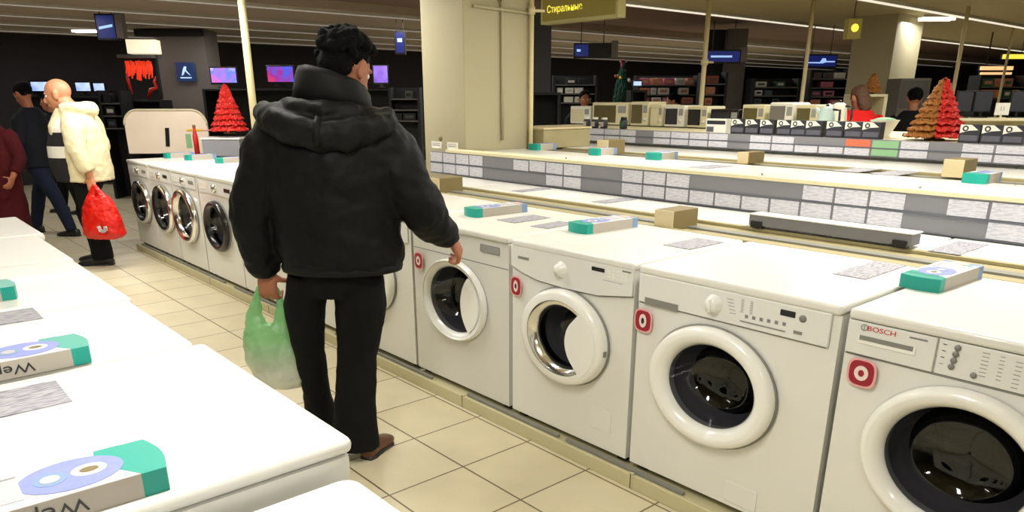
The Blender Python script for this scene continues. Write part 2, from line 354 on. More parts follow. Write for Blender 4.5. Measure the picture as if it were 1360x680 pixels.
# --- nearest: machine with the wide drawer panel
t = washer('front-loading washing machine nearest the camera, with red brand name on its drawer', .13, .975, dc=(.605, .545), dr=(.262, .236), g=.74, prot=.045, shadow=False); b_ = t[0]
cp = fbox(t, .14, .705, .806, .908, 'panelw', .008, bev=.002).build('control_panel', b_)
dw = fbox(t, .711, .966, .806, .908, 'panelw', .010, bev=.002).build('detergent_drawer', b_)
q = MB(); a = W(t, .847, .858); q.box(-.0125, -.010, a[0]-.085, a[0]+.085, a[1]-.016, a[1]+.010, 'ringw', .001); q.box(-.0135, -.0120, a[0]-.078, a[0]+.078, a[1]-.004, a[1]+.010, 'slotg'); q.build('drawer_pull', dw)
fbox(t, .14, .966, .797, .806, 'markg', .001).build('panel_seam', b_)
fbox(t, .14, .966, .908, .911, 'markg', .001).build('panel_seam', b_)
RF = (PI/2, 0, -PI/2)
a = W(t, .865, .892); text('brand_lettering', 'BOSCH', dw, (-.0105, a[0], a[1]), .021, 'logored', RF, sx=1.25)
a = W(t, .916, .893); MB().lathex((-.011, a[0], a[1]), [(.008, 0), (.0105, 0), (.0105, -.001), (.008, -.001)], 'markg', 20, closed=True).box(-.0118, -.011, a[0]-.001, a[0]+.001, a[1]-.007, a[1]+.007, 'markg').build('brand_emblem', dw)
fbox(t, .735, .785, .891, .896, 'rail', .0008, -.010).build('model_mark', dw)
for k, (y, z) in enumerate(((.656, .893), (.658, .874), (.660, .855), (.663, .836), (.604, .826))):
    a = W(t, y, z); MB().lathex((-.008, a[0], a[1]), [(.0085, 0), (.0085, -.004), (.0001, -.005)], 'slotg', 16).build('button', cp)
q = MB()
for k in range(7):
    for (y, z, L) in ((.585, .895-.011*k, .018), (.545, .895-.011*k, .012), (.690, .895-.019*(k//2), .010), (.505, .890-.012*k, .016)):
        a = W(t, y, z); q.box(-.0088, -.008, a[0]-L/2, a[0]+L/2, a[1]-.0009, a[1]+.0009, 'markg')
q.build('printed_legend', cp)
a = W(t, .38, .858); MB().lathex((-.008, a[0], a[1]), [(.034, 0), (.032, -.02), (.026, -.026), (.0001, -.026)], 'chrome', 28).build('knob', cp)
sticker(b_, *W(t, .902, .750), .09, .092)
# --- second
t = washer('front-loading washing machine second from the right edge, with grey drawer slot and display', .985, 1.80, dc=(1.435, .545), dr=(.266, .228), g=.69, prot=.045); b_ = t[0]
cp = fbox(t, 1.02, 1.79, .800, .912, 'panelw', .010, bev=.004).build('control_panel', b_)
fbox(t, 1.03, 1.79, .794, .800, 'markg', .0012).build('panel_seam', b_)
q = fbox(t, 1.60, 1.755, .797, .823, 'slotg', .0125).build('detergent_drawer', b_)
a = W(t, 1.449, .856); MB().lathex((-.010, a[0], a[1]), [(.036, 0), (.034, -.004), (.027, -.006), (.025, -.024), (.0001, -.026)], 'ringw', 28).box(-.040, -.030, a[0]-.005, a[0]+.005, a[1]-.024, a[1]+.024, 'ringw', .002).build('knob', cp)
fbox(t, 1.14, 1.193, .873, .893, 'black', .0015, -.010).build('display', cp)
a = W(t, 1.113, .877); MB().lathex((-.010, a[0], a[1]), [(.012, 0), (.012, -.003), (.0001, -.003)], 'slotg', 16).build('button', cp)
fbox(t, 1.11, 1.139, .822, .832, 'slotg', .002, -.010).build('button', cp)
fbox(t, 1.168, 1.338, .818, .823, 'markg', .0015, -.010).build('button_strip', cp)
q = MB()
for k in range(6):
    a = W(t, 1.315-.028*k, .840+.001*k); q.box(-.0108, -.010, a[0]-.006, a[0]+.006, a[1]-.006, a[1]+.006, 'rail')
for k in range(8):
    for y in (1.335, 1.30): a = W(t, y, .895-.006*k); q.box(-.0108, -.010, a[0]-.005, a[0]+.005, a[1]-.0012, a[1]+.0012, 'markg')
for k in range(5): a = W(t, 1.385-.004*k, .888-.012*k); q.box(-.0108, -.010, a[0]-.012, a[0]+.012, a[1]-.0009, a[1]+.0009, 'rail')
q.build('printed_legend', cp)
sticker(b_, *W(t, 1.757, .728), .088, .094, False)
a = fbox(t, 1.20, 1.335, .118, .20, 'panelw', .003, 0, .001); a.build('filter_flap', b_)
# --- third
t = washer('front-loading washing machine third from the right edge, with chrome-lined door', 1.812, 2.55, dc=(2.185, .56), dr=(.252, .212), g=.62, inner='chrome', bite=52, prot=.055); b_ = t[0]
q = MB(); pts = [(2.540, .822), (2.47, .800), (2.37, .782), (2.20, .776), (2.0, .782), (1.82, .812), (1.82, .914), (2.540, .914)]
q.poly([V((0, *W(t, *p))) for p in pts], (-.012, 0, 0), 'panelw'); cp = q.build('control_panel', b_)
q = MB(); q.tube([V((-.004, *W(t, y, z-.003))) for y, z in pts[:6]], .0035, 'slotg', 6); q.build('panel_seam', b_)
a = W(t, 2.215, .853); MB().lathex((-.012, a[0], a[1]), [(.036, 0), (.033, -.006), (.027, -.008), (.025, -.026), (.0001, -.028)], 'ringw', 28).build('knob', cp)
fbox(t, 1.968, 2.038, .882, .898, 'black', .0015, -.012).build('display', cp)
fbox(t, 2.42, 2.493, .861, .872, 'slotg', .0015, -.012).build('detergent_drawer', cp)
q = MB()
for i in range(5):
    for k in range(3): a = W(t, 1.94-.022*i, .895-.013*k); q.box(-.0135, -.012, a[0]-.007, a[0]+.007, a[1]-.004, a[1]+.004, 'ringw')
q.build('button', cp)
q = fbox(t, 1.83, 1.875, .902, .908, 'slotg', .001, -.012); a = W(t, 1.97, .852)
for k in range(9): q.box(-.0127, -.012, a[0]-.012*k-.004, a[0]-.012*k+.004, a[1]-.001, a[1]+.001, 'rail')
q.build('printed_legend', cp)
sticker(b_, *W(t, 2.506, .728), .075, .094, False)
fbox(t, 1.905, 2.03, .185, .292, 'panelw', .003, 0, .001).build('filter_flap', b_)
a = W(t, 1.935, .545); MB().box(-.035, -.02, a[0]-.004, a[0]+.008, a[1]-.012, a[1]+.012, 'slotg').build('latch', b_)
# --- fourth
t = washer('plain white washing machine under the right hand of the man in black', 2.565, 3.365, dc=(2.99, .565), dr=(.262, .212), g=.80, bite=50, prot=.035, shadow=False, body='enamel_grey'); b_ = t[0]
q = fbox(t, 2.635, 2.778, .848, .885, 'markg', .003, 0, .004); q.build('drawer_grip', b_)
sticker(b_, *W(t, 3.297, .722), .082, .094)
fbox(t, 2.575, 3.355, .788, .792, 'rail', .0008).build('panel_seam', b_)
# --- fifth and the far part of the row
t = washer('washing machine mostly hidden behind the trousers of the man in black', 3.375, 4.19, dc=(3.80, .55), dr=(.25, .21), g=.66); b_ = t[0]
fbox(t, 3.40, 4.17, .80, .905, 'panelw', .008, bev=.002).build('control_panel', b_)
far = [(4.2, 4.99, .25, 'ringw', 'washing machine hidden behind the man in black'), (5.0, 5.79, .25, 'ringw', 'washing machine just behind the left arm of the man in black'),
       (5.80, 6.60, .24, 'chrome', 'washing machine with dark-ringed door beside the left sleeve of the man in black'), (6.61, 7.28, .28, 'chrome', 'washing machine with the largest chrome porthole in the far part of the row'),
       (7.29, 7.92, .26, 'chrome', 'washing machine with chrome porthole, second from the far end of the row'), (7.93, 8.62, .25, 'chrome', 'washing machine at the far end of the row, beside the red bag')]
for k, (y0, y1, r, inn, lb) in enumerate(far):
    dcy = ((6.215, 6.975, 7.575, 8.25)[k-2] if k > 1 else (y0+y1)/2)
    t = washer(lb, y0, y1, dc=(dcy, .545), dr=(r*1.02, r*.86), g=.70, ring='chrome' if k > 2 else ('black' if k == 2 else 'ringw'), inner='black' if k != 3 else 'chrome', prot=.05); b_ = t[0]
    cp = fbox(t, y0+.03, y1-.03, .80, .905, 'panelw', .008, bev=.002).build('control_panel', b_)
    a = W(t, (y0+y1)/2, .852); MB().lathex((-.008, a[0], a[1]), [(.034, 0), (.03, -.02), (.0001, -.024)], 'chrome', 20).build('knob', cp)
    fbox(t, y0+.08, y0+.20, .84, .87, 'slotg' if k % 2 else 'black', .002, -.008).build('display', cp)
    fbox(t, y1-.22, y1-.05, .83, .88, 'ringw', .004, -.008).build('detergent_drawer', cp)
# plinth the right-hand row stands on
t = thing('display_plinth', 'long cream plinth under the right-hand row of washing machines', 'plinth', (2.19, 4.6, 0))
MB().box(0, .80, -4.55, 4.05, .0, .066, 'plinth', .004).build('base_board', t)
MB().box(.10, .78, -4.55, 4.05, .066, .0685, 'gap').build('gap_shade', t)  # near-black sheet painting the shade in the gap under the machines
for y in (-4.0, -2.85, -1.7, -.5, .7, 1.9, 3.1): MB().box(-.002, .012, y-.012, y+.012, .004, .074, 'plinth', .002).box(-.0035, 0, y-.0015, y+.0015, .004, .070, 'gap').build('joint_cover', t)
for y0, y1 in ((-3.1, -2.45), (-2.40, -1.72), (-1.4, -.3), (-.1, 1.4), (1.6, 3.9)): MB().box(.015, .03, y0, y1, .070, .082, 'slotg').build('grille', t)
# ------------------------------------------------------------------ left-hand row seen from behind and above (fronts face the aisle)
def left_washer(label, y0, y1, xf, topz, rnd=.02, body='enamel'):
    ym = (y0+y1)/2; w = y1-y0-.008; h = topz-.06
    t = thing('washing_machine', label, 'washing machine', (xf, ym, .06), PI, 'washing machines of the left-hand row')
    shell(w, h-.036, .80, .43, 0, .17, .15, body).build('body', t)
    MB().box(-.014, .80, -w/2, w/2, h-.036, h, body, rnd, 4).build('top_panel', t)
    door(t, 0, .43, .25, .22, .64)
    MB().box(-.010, 0, -w/2+.02, w/2-.02, h-.14, h-.042, 'panelw', .003).build('control_panel', t)
    MB().box(-.03, -.010, -.03, .03, h-.12, h-.06, 'ringw', .01).build('knob', t)
    return t
t = left_washer('white washing machine at the bottom edge with rounded lower top', .10, 1.135, .575, .885, .03)
q = MB().box(-.03, -.012, -.512, -.47, .75, .80, 'panelw', .006); q.build('hinge_cap', t)
left_washer('large white machine top in the left foreground, behind the lowest one', 1.155, 1.935, .602, TOP, .017)
left_washer('white machine top bearing the second teal-ended carton from the camera', 1.945, 2.53, .578, TOP, .012)
left_washer('white machine top bearing the teal-ended carton cut by the left edge', 2.54, 3.345, .592, TOP, .012)
left_washer('white machine top fourth behind the large foreground one', 3.36, 4.07, .600, TOP, .014)
left_washer('farthest white machine top in the left-hand row', 4.08, 4.80, .632, TOP, .014)
# plinth of the left-hand row
t = thing('display_plinth', 'cream plinth under the left-hand row of white machines', 'plinth', (.62, 2.5, 0))
MB().box(-.85, .01, -2.4, 2.33, .0, .058, 'plinth', .004).build('base_board', t)
# ------------------------------------------------------------------ gap board between the back-to-back rows, with blocks
def gap_strip(label, x0, x1, y0, y1, z):
    t = thing('gap_cover', label, 'cable cover', ((x0+x1)/2, (y0+y1)/2, z)); hx = (x1-x0)/2; hy = (y1-y0)/2
    MB().box(-hx, hx, -hy, hy, -.05, -.018, 'brown').build('board', t)
    for sx in (-1, 1): MB().box(sx*hx-(.03 if sx > 0 else 0), sx*hx+(0 if sx > 0 else .03), -hy, hy, -.018, -.002, 'brown', .003).build('side_lip', t)
    MB().box(-.03, .03, -hy, hy, -.018, -.009, 'slotg').build('channel', t)
    MB().box(-hx+.04, hx-.04, -hy+.1, hy-.1, -z+.02, -.05, 'blockd').build('support', t)
    return t
gap_strip('tan cable cover board running between the right-hand row and the row behind it', 2.99, 3.35, .13, 8.6, TOP)
for (x, y, z, s_, lb) in ((3.12, 2.30, TOP, .105, 'cream and brown block on the tan cover board behind the second machine'), (3.15, 4.30, TOP, .11, 'brown block on the tan cover board just right of the man in black'),
                      (4.78, 2.93, 1.135, .085, 'small brown block on the farther cover board near its middle'), (4.86, 1.62, 1.135, .11, 'cream and brown block beside the right-hand teal carton'), (4.75, 4.2, 1.135, .12, 'flat brown block on the farther cover board nearest the pillar')):
    t = thing('spacer_block', lb, 'block', (x, y, z-.0175), 0, 'spacer blocks')
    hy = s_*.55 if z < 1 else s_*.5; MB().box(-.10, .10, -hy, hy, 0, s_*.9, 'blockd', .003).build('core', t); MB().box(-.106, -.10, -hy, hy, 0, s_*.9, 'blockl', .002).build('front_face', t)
# ------------------------------------------------------------------ row behind (backs towards us)
eb = [.13, .62, 1.22, 2.02, 2.75, 3.5, 4.3, 5.05]
nmB = ['at the right edge of the frame', 'carrying the grey leaflet nearest the right edge', 'with the raised grey rear edge', 'left of the one with the raised grey edge', 'below the middle of the price-card rail', 'below the left half of the price-card rail', 'below the cream pillar, beside the brown block']
for k, (y0, y1) in enumerate(zip(eb, eb[1:])):
    t = thing('household_appliance', 'white appliance top in the row behind, '+nmB[k], 'appliance', (3.36, (y0+y1)/2, .06), 0, 'white appliances of the row behind'); w = y1-y0-.008
    MB().box(0, .385, -w/2, w/2, 0, .85, 'enamel').build('body', t); MB().box(-.004, .39, -w/2, w/2, .85, .884, 'enamel', .008).build('top_panel', t)
    if k == 2:
        MB().box(-.05, .045, -w/2+.01, w/2-.01, .895, .945, 'rail', .004).build('rear_housing', t); MB().box(-.055, .05, -w/2+.005, w/2-.005, .945, .951, 'enamel', .002).build('rear_edge', t)
        for sy in (-1, 1): MB().box(-.058, -.02, sy*(w/2-.055)-.03, sy*(w/2-.055)+.03, .886, .918, 'black', .002).build('corner_foot', t)
# ------------------------------------------------------------------ price-card rails
def card_rail(label, X, y0, y1, z0, z1, pitch, skip, th=.03):
    t = thing('price_rail', label, 'price rail', (X, (y0+y1)/2, z0)); L = (y1-y0)/2; H_ = z1-z0; ym = (y0+y1)/2
    MB().box(0, th, -L, L, .0, H_, 'rail').box(-.006, 0, -L, L, H_/2-.005, H_/2+.005, 'raild').box(-.006, 0, -L, L, 0, .006, 'raild').build('rail_panel', t)
    n = int((y1-y0)/pitch); protos = {}
    for r in range(2):
        for k in range(n):
            y = y1-pitch*(k+.5)
            if any(a < y < b and (rr == 2 or rr == r) for a, b, rr in skip): continue
            cz = H_*(.27 if r == 0 else .75); col = 'card'
            for a, b, rr, cc in CCOL.get(X, []):
                if a < y < b and rr == r: col = cc
            if col not in protos:
                o = MB().box(-.0045, -.0005, -pitch*.46, pitch*.46, -H_*.205, H_*.205, col).build('price_card', t); protos[col] = o
            else:
                o = protos[col].copy(); C.objects.link(o); o.parent = t
            o.location = (random.uniform(-.0008, 0), y-ym, cz+random.uniform(-.002, .002)); o.rotation_euler = (random.uniform(-.012, .012), 0, 0)
    return t
CCOL = {5.66: [(2.48, 2.69, 1, 'orange'), (2.28, 2.48, 1, 'green'), (2.28, 2.48, 0, 'green')]}
card_rail('long grey rail of white price cards in two rows, nearer of the two', 3.765, .4, 5.35, TOP+.002, 1.122, .177, [(2.02, 2.66, 1), (1.26, 1.54, 2), (1.18, 1.3, 0), (3.25, 3.62, 2), (4.35, 4.7, 2), (3.9, 4.35, 0)])
card_rail('long grey rail of price cards carrying printed cartons, farther of the two', 5.66, .6, 6.1, 1.14, 1.262, .2, [(1.8, 2.0, 2), (2.7, 3.1, 1), (3.5, 3.7, 2), (4.5, 4.7, 2)])
# counters behind the rails
def row_top(label0, X0, X1, edges, z, names, group):
    for k, (y0, y1) in enumerate(zip(edges, edges[1:])):
        t = thing('household_appliance', label0+names[k], 'appliance', (X0, (y0+y1)/2, .06), 0, group); w = y1-y0-.008; h = z-.06
        MB().box(0, X1-X0, -w/2, w/2, 0, h-.03, 'enamel').build('body', t); MB().box(0, X1-X0, -w/2, w/2, h-.03, h, 'enamel', .006).build('top_panel', t)
ec = [.4, 1.25, 2.0, 2.8, 3.6, 4.4, 5.1]
row_top('white top beyond the nearer price rail, ', 3.88, 4.60, ec, 1.118, ['at the right edge', 'carrying the teal-ended carton farthest right', 'with white papers on its back', 'in the middle of the rail', 'with loose papers, left of the middle', 'right beside the cream pillar'], 'white appliances beyond the nearer rail')
row_top('white top in front of farther price rail, ', 5.02, 5.65, [.6, 1.55, 2.4, 3.2, 4.0, 4.8, 5.6], 1.118, ['at the right edge', 'below the red and gold tree', 'below the orange price label', 'in the middle of that rail', 'left of the middle of that rail', 'behind the shelf by the cream pillar'], 'white appliances before the farther rail')
gap_strip('tan cable cover board between the rows beyond the nearer price rail', 4.61, 5.01, .5, 5.0, 1.118)
t = thing('ledge', 'cream ledge running along the top of the nearer price-card rail', 'ledge', (3.78, 2.87, 1.122)); MB().box(-.022, .10, -2.47, 2.26, 0, .022, 'ledge', .003).build('board', t)
for y in (-1.45, -.62, .9): MB().tube([(.02, y, .021), (.02, y, .034)], .007, 'markg', 8).build('screw_cap', t)
t = thing('display_counter', 'long white counter behind the farther price rail, under the microwaves', 'counter', (6.4, 3.4, 0))
MB().box(-.70, .75, -2.9, 2.75, 1.22, 1.262, 'ledge', .004).build('worktop', t); MB().box(-.66, .72, -2.85, 2.7, 0, 1.22, 'enamel').build('cabinet', t)
# ------------------------------------------------------------------ detergent cartons and leaflets
def carton(label, x_end, y, z, L=.42, Wd=.13, H_=.042, rz=0, end=1, detail=True, group='teal-ended detergent cartons'):
    "teal end at the local +x (end=1) or -x end"
    t = thing('detergent_carton', label, 'carton', (x_end, y, z), rz, group); s_ = -end
    a, b = (0, s_*.05) ; c = s_*L
    n = 8
    outl = [(s_*.05, -Wd/2), (s_*.012, -Wd/2)] + [(s_*.012-s_*.012*math.sin(PI*k/n), -Wd/2+Wd*k/n) for k in range(1, n)] + [(s_*.012, Wd/2), (s_*.05, Wd/2)]
    MB().poly([V((x, yy, .0)) for x, yy in outl], (0, 0, H_), 'tealp').build('teal_end', t)
    bd = MB().box(min(s_*.05, c+end*.04), max(s_*.05, c+end*.04), -Wd/2, Wd/2, 0, H_, 'boxside').build('box_body', t)
    MB().box(min(c, c+end*.04), max(c, c+end*.04), -Wd/2, Wd/2, 0, H_, 'blueprint').build('blue_end', t)
    tp = MB().box(min(s_*.05, c+end*.04), max(s_*.05, c+end*.04), -Wd/2+.001, Wd/2-.001, H_, H_+.0008, 'boxw')
    tp.poly([V((s_*(.05)+s_*0, -Wd/2+.001, H_+.0008)), V((s_*.10, Wd*.1, H_+.0008)), V((s_*.09, Wd/2-.001, H_+.0008)), V((s_*.05, Wd/2-.001, H_+.0008))], (0, 0, .0004), 'tealp')
    if detail:
        q = [V((s_*.135+.075*math.cos(2*PI*k/28), .055*math.sin(2*PI*k/28)*Wd/.13, H_+.0012)) for k in range(28)]; tp.poly(q, (0, 0, .0005), 'lilac')
        q = [V((s_*.11+.026*math.cos(2*PI*k/20), .022*math.sin(2*PI*k/20), H_+.0017)) for k in range(20)]; tp.poly(q, (0, 0, .0005), 'boxw')
        q = [V((s_*.11+.014*math.cos(2*PI*k/20), .010*math.sin(2*PI*k/20), H_+.0022)) for k in range(20)]; tp.poly(q, (0, 0, .0004), 'blockd')
        q = [V((s_*.165+.024*math.cos(2*PI*k/20), .024*math.sin(2*PI*k/20), H_+.0017)) for k in range(20)]; tp.poly(q, (0, 0, .0005), 'blueprint')
        q = [V((s_*.165+.014*math.cos(2*PI*k/20), .014*math.sin(2*PI*k/20), H_+.0022)) for k in range(20)]; tp.poly(q, (0, 0, .0004), 'leaflet')
        tp.box(min(s_*.205, s_*.285), max(s_*.205, s_*.285), -Wd*.32, Wd*.34, H_+.0008, H_+.0018, 'leaflet')
        tp.box(min(s_*.205, s_*.285), max(s_*.205, s_*.285), Wd*.31, Wd*.35, H_+.0018, H_+.0024, 'markg')
        tp.box(min(s_*.31, s_*.36), max(s_*.31, s_*.36), -Wd*.2, Wd*.25, H_+.0008, H_+.0014, 'pink')
        tp.poly([V((s_*.30, -Wd*.05, H_+.001)), V((s_*.312, -Wd*.3, H_+.001)), V((s_*.295, -Wd*.42, H_+.001)), V((s_*.298, -Wd*.25, H_+.001))], (0, 0, .0006), 'tealp')
    else:
        tp.box(min(s_*.10, s_*.22), max(s_*.10, s_*.22), -Wd*.3, Wd*.3, H_+.0008, H_+.0014, 'lilac')
        tp.box(min(s_*.20, s_*.24), max(s_*.20, s_*.24), Wd*.05, Wd*.3, H_+.0014, H_+.002, 'markg')
    tp.build('printed_face', bd)
    if detail and end == 1: text('lettering', 'Wep', bd, (s_*.17, -Wd/2-.0006, H_*.5), .032, 'black', (PI/2, PI if False else 0, PI*0), .0004, sx=1.3).rotation_euler = (-PI/2, 0, PI)
    return t
carton('teal-ended white carton lying nearest the camera in the left foreground', .300, 1.245, TOP, .46, .135, .042, -.02)
carton('teal-ended white carton second from the camera on the left-hand machines', .360, 2.015, TOP, .46, .135, .042, .02)
carton('teal-ended white carton cut off by the left edge of the frame', .335, 2.83, TOP, .46, .135, .042, .0)
for (px, py, x, y, w, lb) in ((0, 0, 2.47, 3.175, .12, 'teal-ended white carton on the machine right of the man in black'), (0, 0, 2.54, 2.445, .13, 'teal-ended white carton in the middle of the right-hand row'), (0, 0, 2.60, .925, .13, 'teal-ended white carton at the right edge, on the machine with the red brand name')):
    carton(lb, x, y, TOP, .36, w, .045, -.04, -1, True)
for p, w, lb in (((1278, 243), .12, 'teal-ended white carton beside the cream and brown block at the right'), ((857, 212), .12, 'small teal carton left of the middle beyond the nearer price rail'), ((780, 206), .10, 'bluish carton beyond the nearer price rail, left of the small teal one'), ((701, 199), .12, 'teal-ended carton close to the right side of the cream pillar')):
    a = atz(*p, 1.118); carton(lb, a.x, a.y-.05, 1.118, .24, w, .05, 0, -1, False)
for p, lb in (((246, 213), 'small teal-ended carton nearest the round-cornered board'), ((287, 217), 'small teal-ended carton on the far machines beside the dark left sleeve'), ((218, 210), 'small teal-ended carton farthest along the right-hand row')):
    a = atz(*p, TOP); carton(lb, a.x, a.y, TOP, .30, .12, .05, 0, -1, False)
def leaflet(lb, cx, cy, z, lx, ly, rz=0, m='leafprint'):
    t = MB().box(-lx/2, lx/2, -ly/2, ly/2, 0, .0025, m).build('leaflet', None, (cx, cy, z+.0005), rz); tag(t, lb, 'leaflet', 'printed leaflets'); return t
leaflet('grey printed leaflet behind the nearest left-hand carton', .13, 1.78, TOP, .25, .16)
leaflet('grey printed leaflet behind the second left-hand carton', .22, 2.53, TOP, .24, .15)
leaflet('grey printed leaflet on top of the second machine from the right, by its back', 2.73, 1.91, TOP, .25, .14)
leaflet('lilac-grey leaflet just left of the right-edge teal carton', 2.79, 1.165, TOP, .34, .12)
leaflet('grey printed leaflet between the two middle teal cartons', 2.64, 2.92, TOP, .26, .14)
leaflet('loose grey leaflet left of the middle teal carton', 2.62, 2.68, TOP, .22, .11, .1)
leaflet('leaflet on the row behind, below the empty section at right of the rail', 3.50, 1.11, TOP, .34, .12)
leaflet('leaflet on the row behind, left of the raised grey edge', 3.56, 3.10, TOP, .30, .11)
leaflet('leaflet on the row behind, near the brown block', 3.55, 3.85, TOP, .28, .10)
for p, lb in (((940, 222), 'long white paper on the appliances beyond the nearer rail'), ((1140, 226), 'loose white paper beyond the rail above the empty card slots'), ((1190, 230), 'pale paper left of the cream and brown block')):
    a = atz(*p, 1.118); leaflet(lb, a.x, a.y, 1.118, .35, .15)
# ------------------------------------------------------------------ people
def cloth(name, col, rough=.8, bump=.35, bs=14, noise=.12, sheen=.2):
    return mat(name, col, rough, noise=noise, nscale=5, bump=bump, bscale=bs, sheen=0, spec=.18)
M['skin'] = mat('skin', s(160, 102, 74), .55, noise=.05); M['skind'] = mat('skin_tan', s(165, 100, 68), .55, noise=.05); M['skinp'] = mat('skin_ruddy', s(205, 140, 105), .5, noise=.05)
M['hairb'] = mat('hair_black', s(9, 8, 9), .95, spec=.15, bump=.8, bscale=60); M['hairbr'] = mat('hair_brown', s(78, 50, 30), .7, bump=.8, bscale=60)
M['jackb'] = cloth('black_nylon', s(11, 11.5, 12), .6, .5, 10); M['jackb2'] = cloth('black_nylon_hood', s(19, 20, 20), .6, .5, 12)
M['trb'] = cloth('dark_corduroy', s(11, 10.5, 10), .85); M['shoeb'] = mat('brown_leather', s(92, 58, 34), .45, noise=.2); M['shoek'] = mat('black_leather', s(20, 18, 18), .4)
M['fleece'] = cloth('cream_fleece', s(222, 210, 172), .9, .6, 30); M['trk'] = cloth('black_cloth', s(18, 18, 20), .85)
M['sweat'] = mat('patterned_sweater', s(226, 222, 210), .9)
sm_ = M['sweat']; nt = sm_.node_tree; tc = nt.nodes.new('ShaderNodeTexCoord'); sp = nt.nodes.new('ShaderNodeSeparateXYZ'); rp = nt.nodes.new('ShaderNodeValToRGB'); rp.color_ramp.interpolation = 'CONSTANT'
el = rp.color_ramp.elements; mr = nt.nodes.new('ShaderNodeMapRange'); mr.inputs[1].default_value = .7; mr.inputs[2].default_value = 1.5
el[0].color = (*s(24, 20, 24), 1); el[0].position = 0; el[1].color = (*s(226, 222, 210), 1); el[1].position = .40
e = el.new(.53); e.color = (*s(24, 20, 24), 1); e = el.new(.68); e.color = (*s(226, 222, 210), 1)
nt.links.new(tc.outputs['Object'], sp.inputs[0]); nt.links.new(sp.outputs[2], mr.inputs[0]); nt.links.new(mr.outputs[0], rp.inputs[0]); nt.links.new(rp.outputs[0], nt.nodes['Principled BSDF'].inputs['Base Color'])
M['jean'] = cloth('dark_jeans', s(30, 36, 56), .85); M['navy'] = cloth('dark_jacket', s(26, 29, 36), .8)
M['wine'] = cloth('wine_coat', s(72, 18, 22), .85); M['redj'] = cloth('red_jacket', s(205, 30, 26), .8)
M['eye'] = mat('eye_white', s(225, 220, 210), .2); M['lip'] = mat('lip', s(150, 80, 70), .5)
texs = {}
def clouds(sc):
    if sc not in texs:
        t = bpy.data.textures.new('folds', 'CLOUDS'); t.noise_scale = sc; t.noise_depth = 2; texs[sc] = t
    return texs[sc]
def finish(o, vox, folds=0, fscale=.12, smooth=6, fac=.5):
    r = o.modifiers.new('r', 'REMESH'); r.mode = 'VOXEL'; r.voxel_size = vox; r.use_smooth_shade = True
    if smooth: q = o.modifiers.new('s', 'SMOOTH'); q.iterations = smooth; q.factor = fac
    if folds:
        d = o.modifiers.new('d', 'DISPLACE'); d.texture = clouds(fscale); d.strength = folds; d.mid_level = .5; d.texture_coords = 'LOCAL'
        q = o.modifiers.new('s2', 'SMOOTH'); q.iterations = 2
    dg = bpy.context.evaluated_depsgraph_get(); me = bpy.data.meshes.new_from_object(o.evaluated_get(dg)); old = o.data
    mats = list(old.materials); o.modifiers.clear(); o.data = me; bpy.data.meshes.remove(old)
    me.materials.clear()
    for m_ in mats: me.materials.append(m_)
    for p in me.polygons: p.use_smooth = True; p.material_index = 0
    return o
def finger(mb, p, d, curl, L, r, m, axis):
    pts = [V(p)]; dd = V(d).normalized(); rr = [r]
    for k, f in enumerate((.42, .32, .26)):
        dd = Matrix.Rotation(curl*(.6 if k == 0 else 1), 3, axis) @ dd; pts.append(pts[-1]+dd*L*f); rr.append(r*(1-.08*(k+1)))
    mb.tube(pts, rr, m, 8); mb.ball(pts[-1], rr[-1]*1.0, m, 8)
def hand(mb, wrist, d, pn, side, curl=.5, sc=1., m='skin', thick=1.):
    "d: towards the knuckles, pn: palm normal, side: direction of the thumb"
    d = V(d).normalized(); pn = V(pn); pn = (pn-d*pn.dot(d)).normalized(); sd = d.cross(pn); sd = sd if sd.dot(V(side)) > 0 else -sd
    w = V(wrist); mb.tube([w-d*.03, w+d*.02*sc, w+d*.06*sc, w+d*.095*sc], [(.027*sc, .02*sc), (.034*sc, .017*sc), (.040*sc, .017*sc), (.038*sc, .013*sc)], m, 12, up=pn)
    ax = d.cross(pn).normalized()
    for k, (o, L) in enumerate(((.030, .072), (.010, .080), (-.010, .075), (-.028, .060))):
        finger(mb, w+d*.088*sc+sd*o*sc, d+sd*o*1.2, curl, L*sc, .0088*sc*thick, m, ax)
    finger(mb, w+d*.025*sc+sd*.028*sc, d*.7+sd*.7+pn*.3, curl*.5, .07*sc, .0105*sc*thick, m, ax)
def head(mb, c, face, m='skin', sc=1., ears=True, nose=1.):
    "skull, jaw, nose and ears in one body; returns the head's frame"
    f = V(face).normalized(); up = V((0, 0, 1)); r = f.cross(up).normalized(); u = r.cross(f); R = Matrix((r, f, u)).transposed(); c = V(c)
    P = lambda x, y, z: c+R @ V((x, y, z))*sc
    B = lambda p, q: mb.ball(P(*p), tuple(k*sc for k in q), m, 20, R)
    B((0, -.012, .025), (.076, .096, .088)); B((0, .018, -.03), (.066, .074, .078)); B((0, .046, -.078), (.044, .040, .034)); B((0, .05, -.02), (.056, .042, .05))
    mb.tube([P(0, .086, .012), P(0, .112*nose, -.018), P(0, .116*nose, -.030), P(0, .088, -.038)], [.009*sc, .012*sc, .014*sc, .010*sc], m, 8)
    B((0, .090, -.060), (.024, .012, .007)); B((0, .088, -.070), (.021, .012, .007)); B((-.03, .078, .026), (.022, .012, .008)); B((.03, .078, .026), (.022, .012, .008))
    if ears:
        for sx in (-1, 1): B((sx*.078, .0, -.012), (.012, .020, .034)); B((sx*.082, -.006, .008), (.010, .018, .018))
    return P, R
def eyes(P, R, parent, sc=1.):
    for sx in (-1, 1): mb = MB(); mb.ball(P(sx*.030, .074, .006), (.012*sc,)*3, 'eye', 12).ball(P(sx*.030, .083, .006), (.0045*sc,)*3, 'black', 8); mb.build('eye', parent)
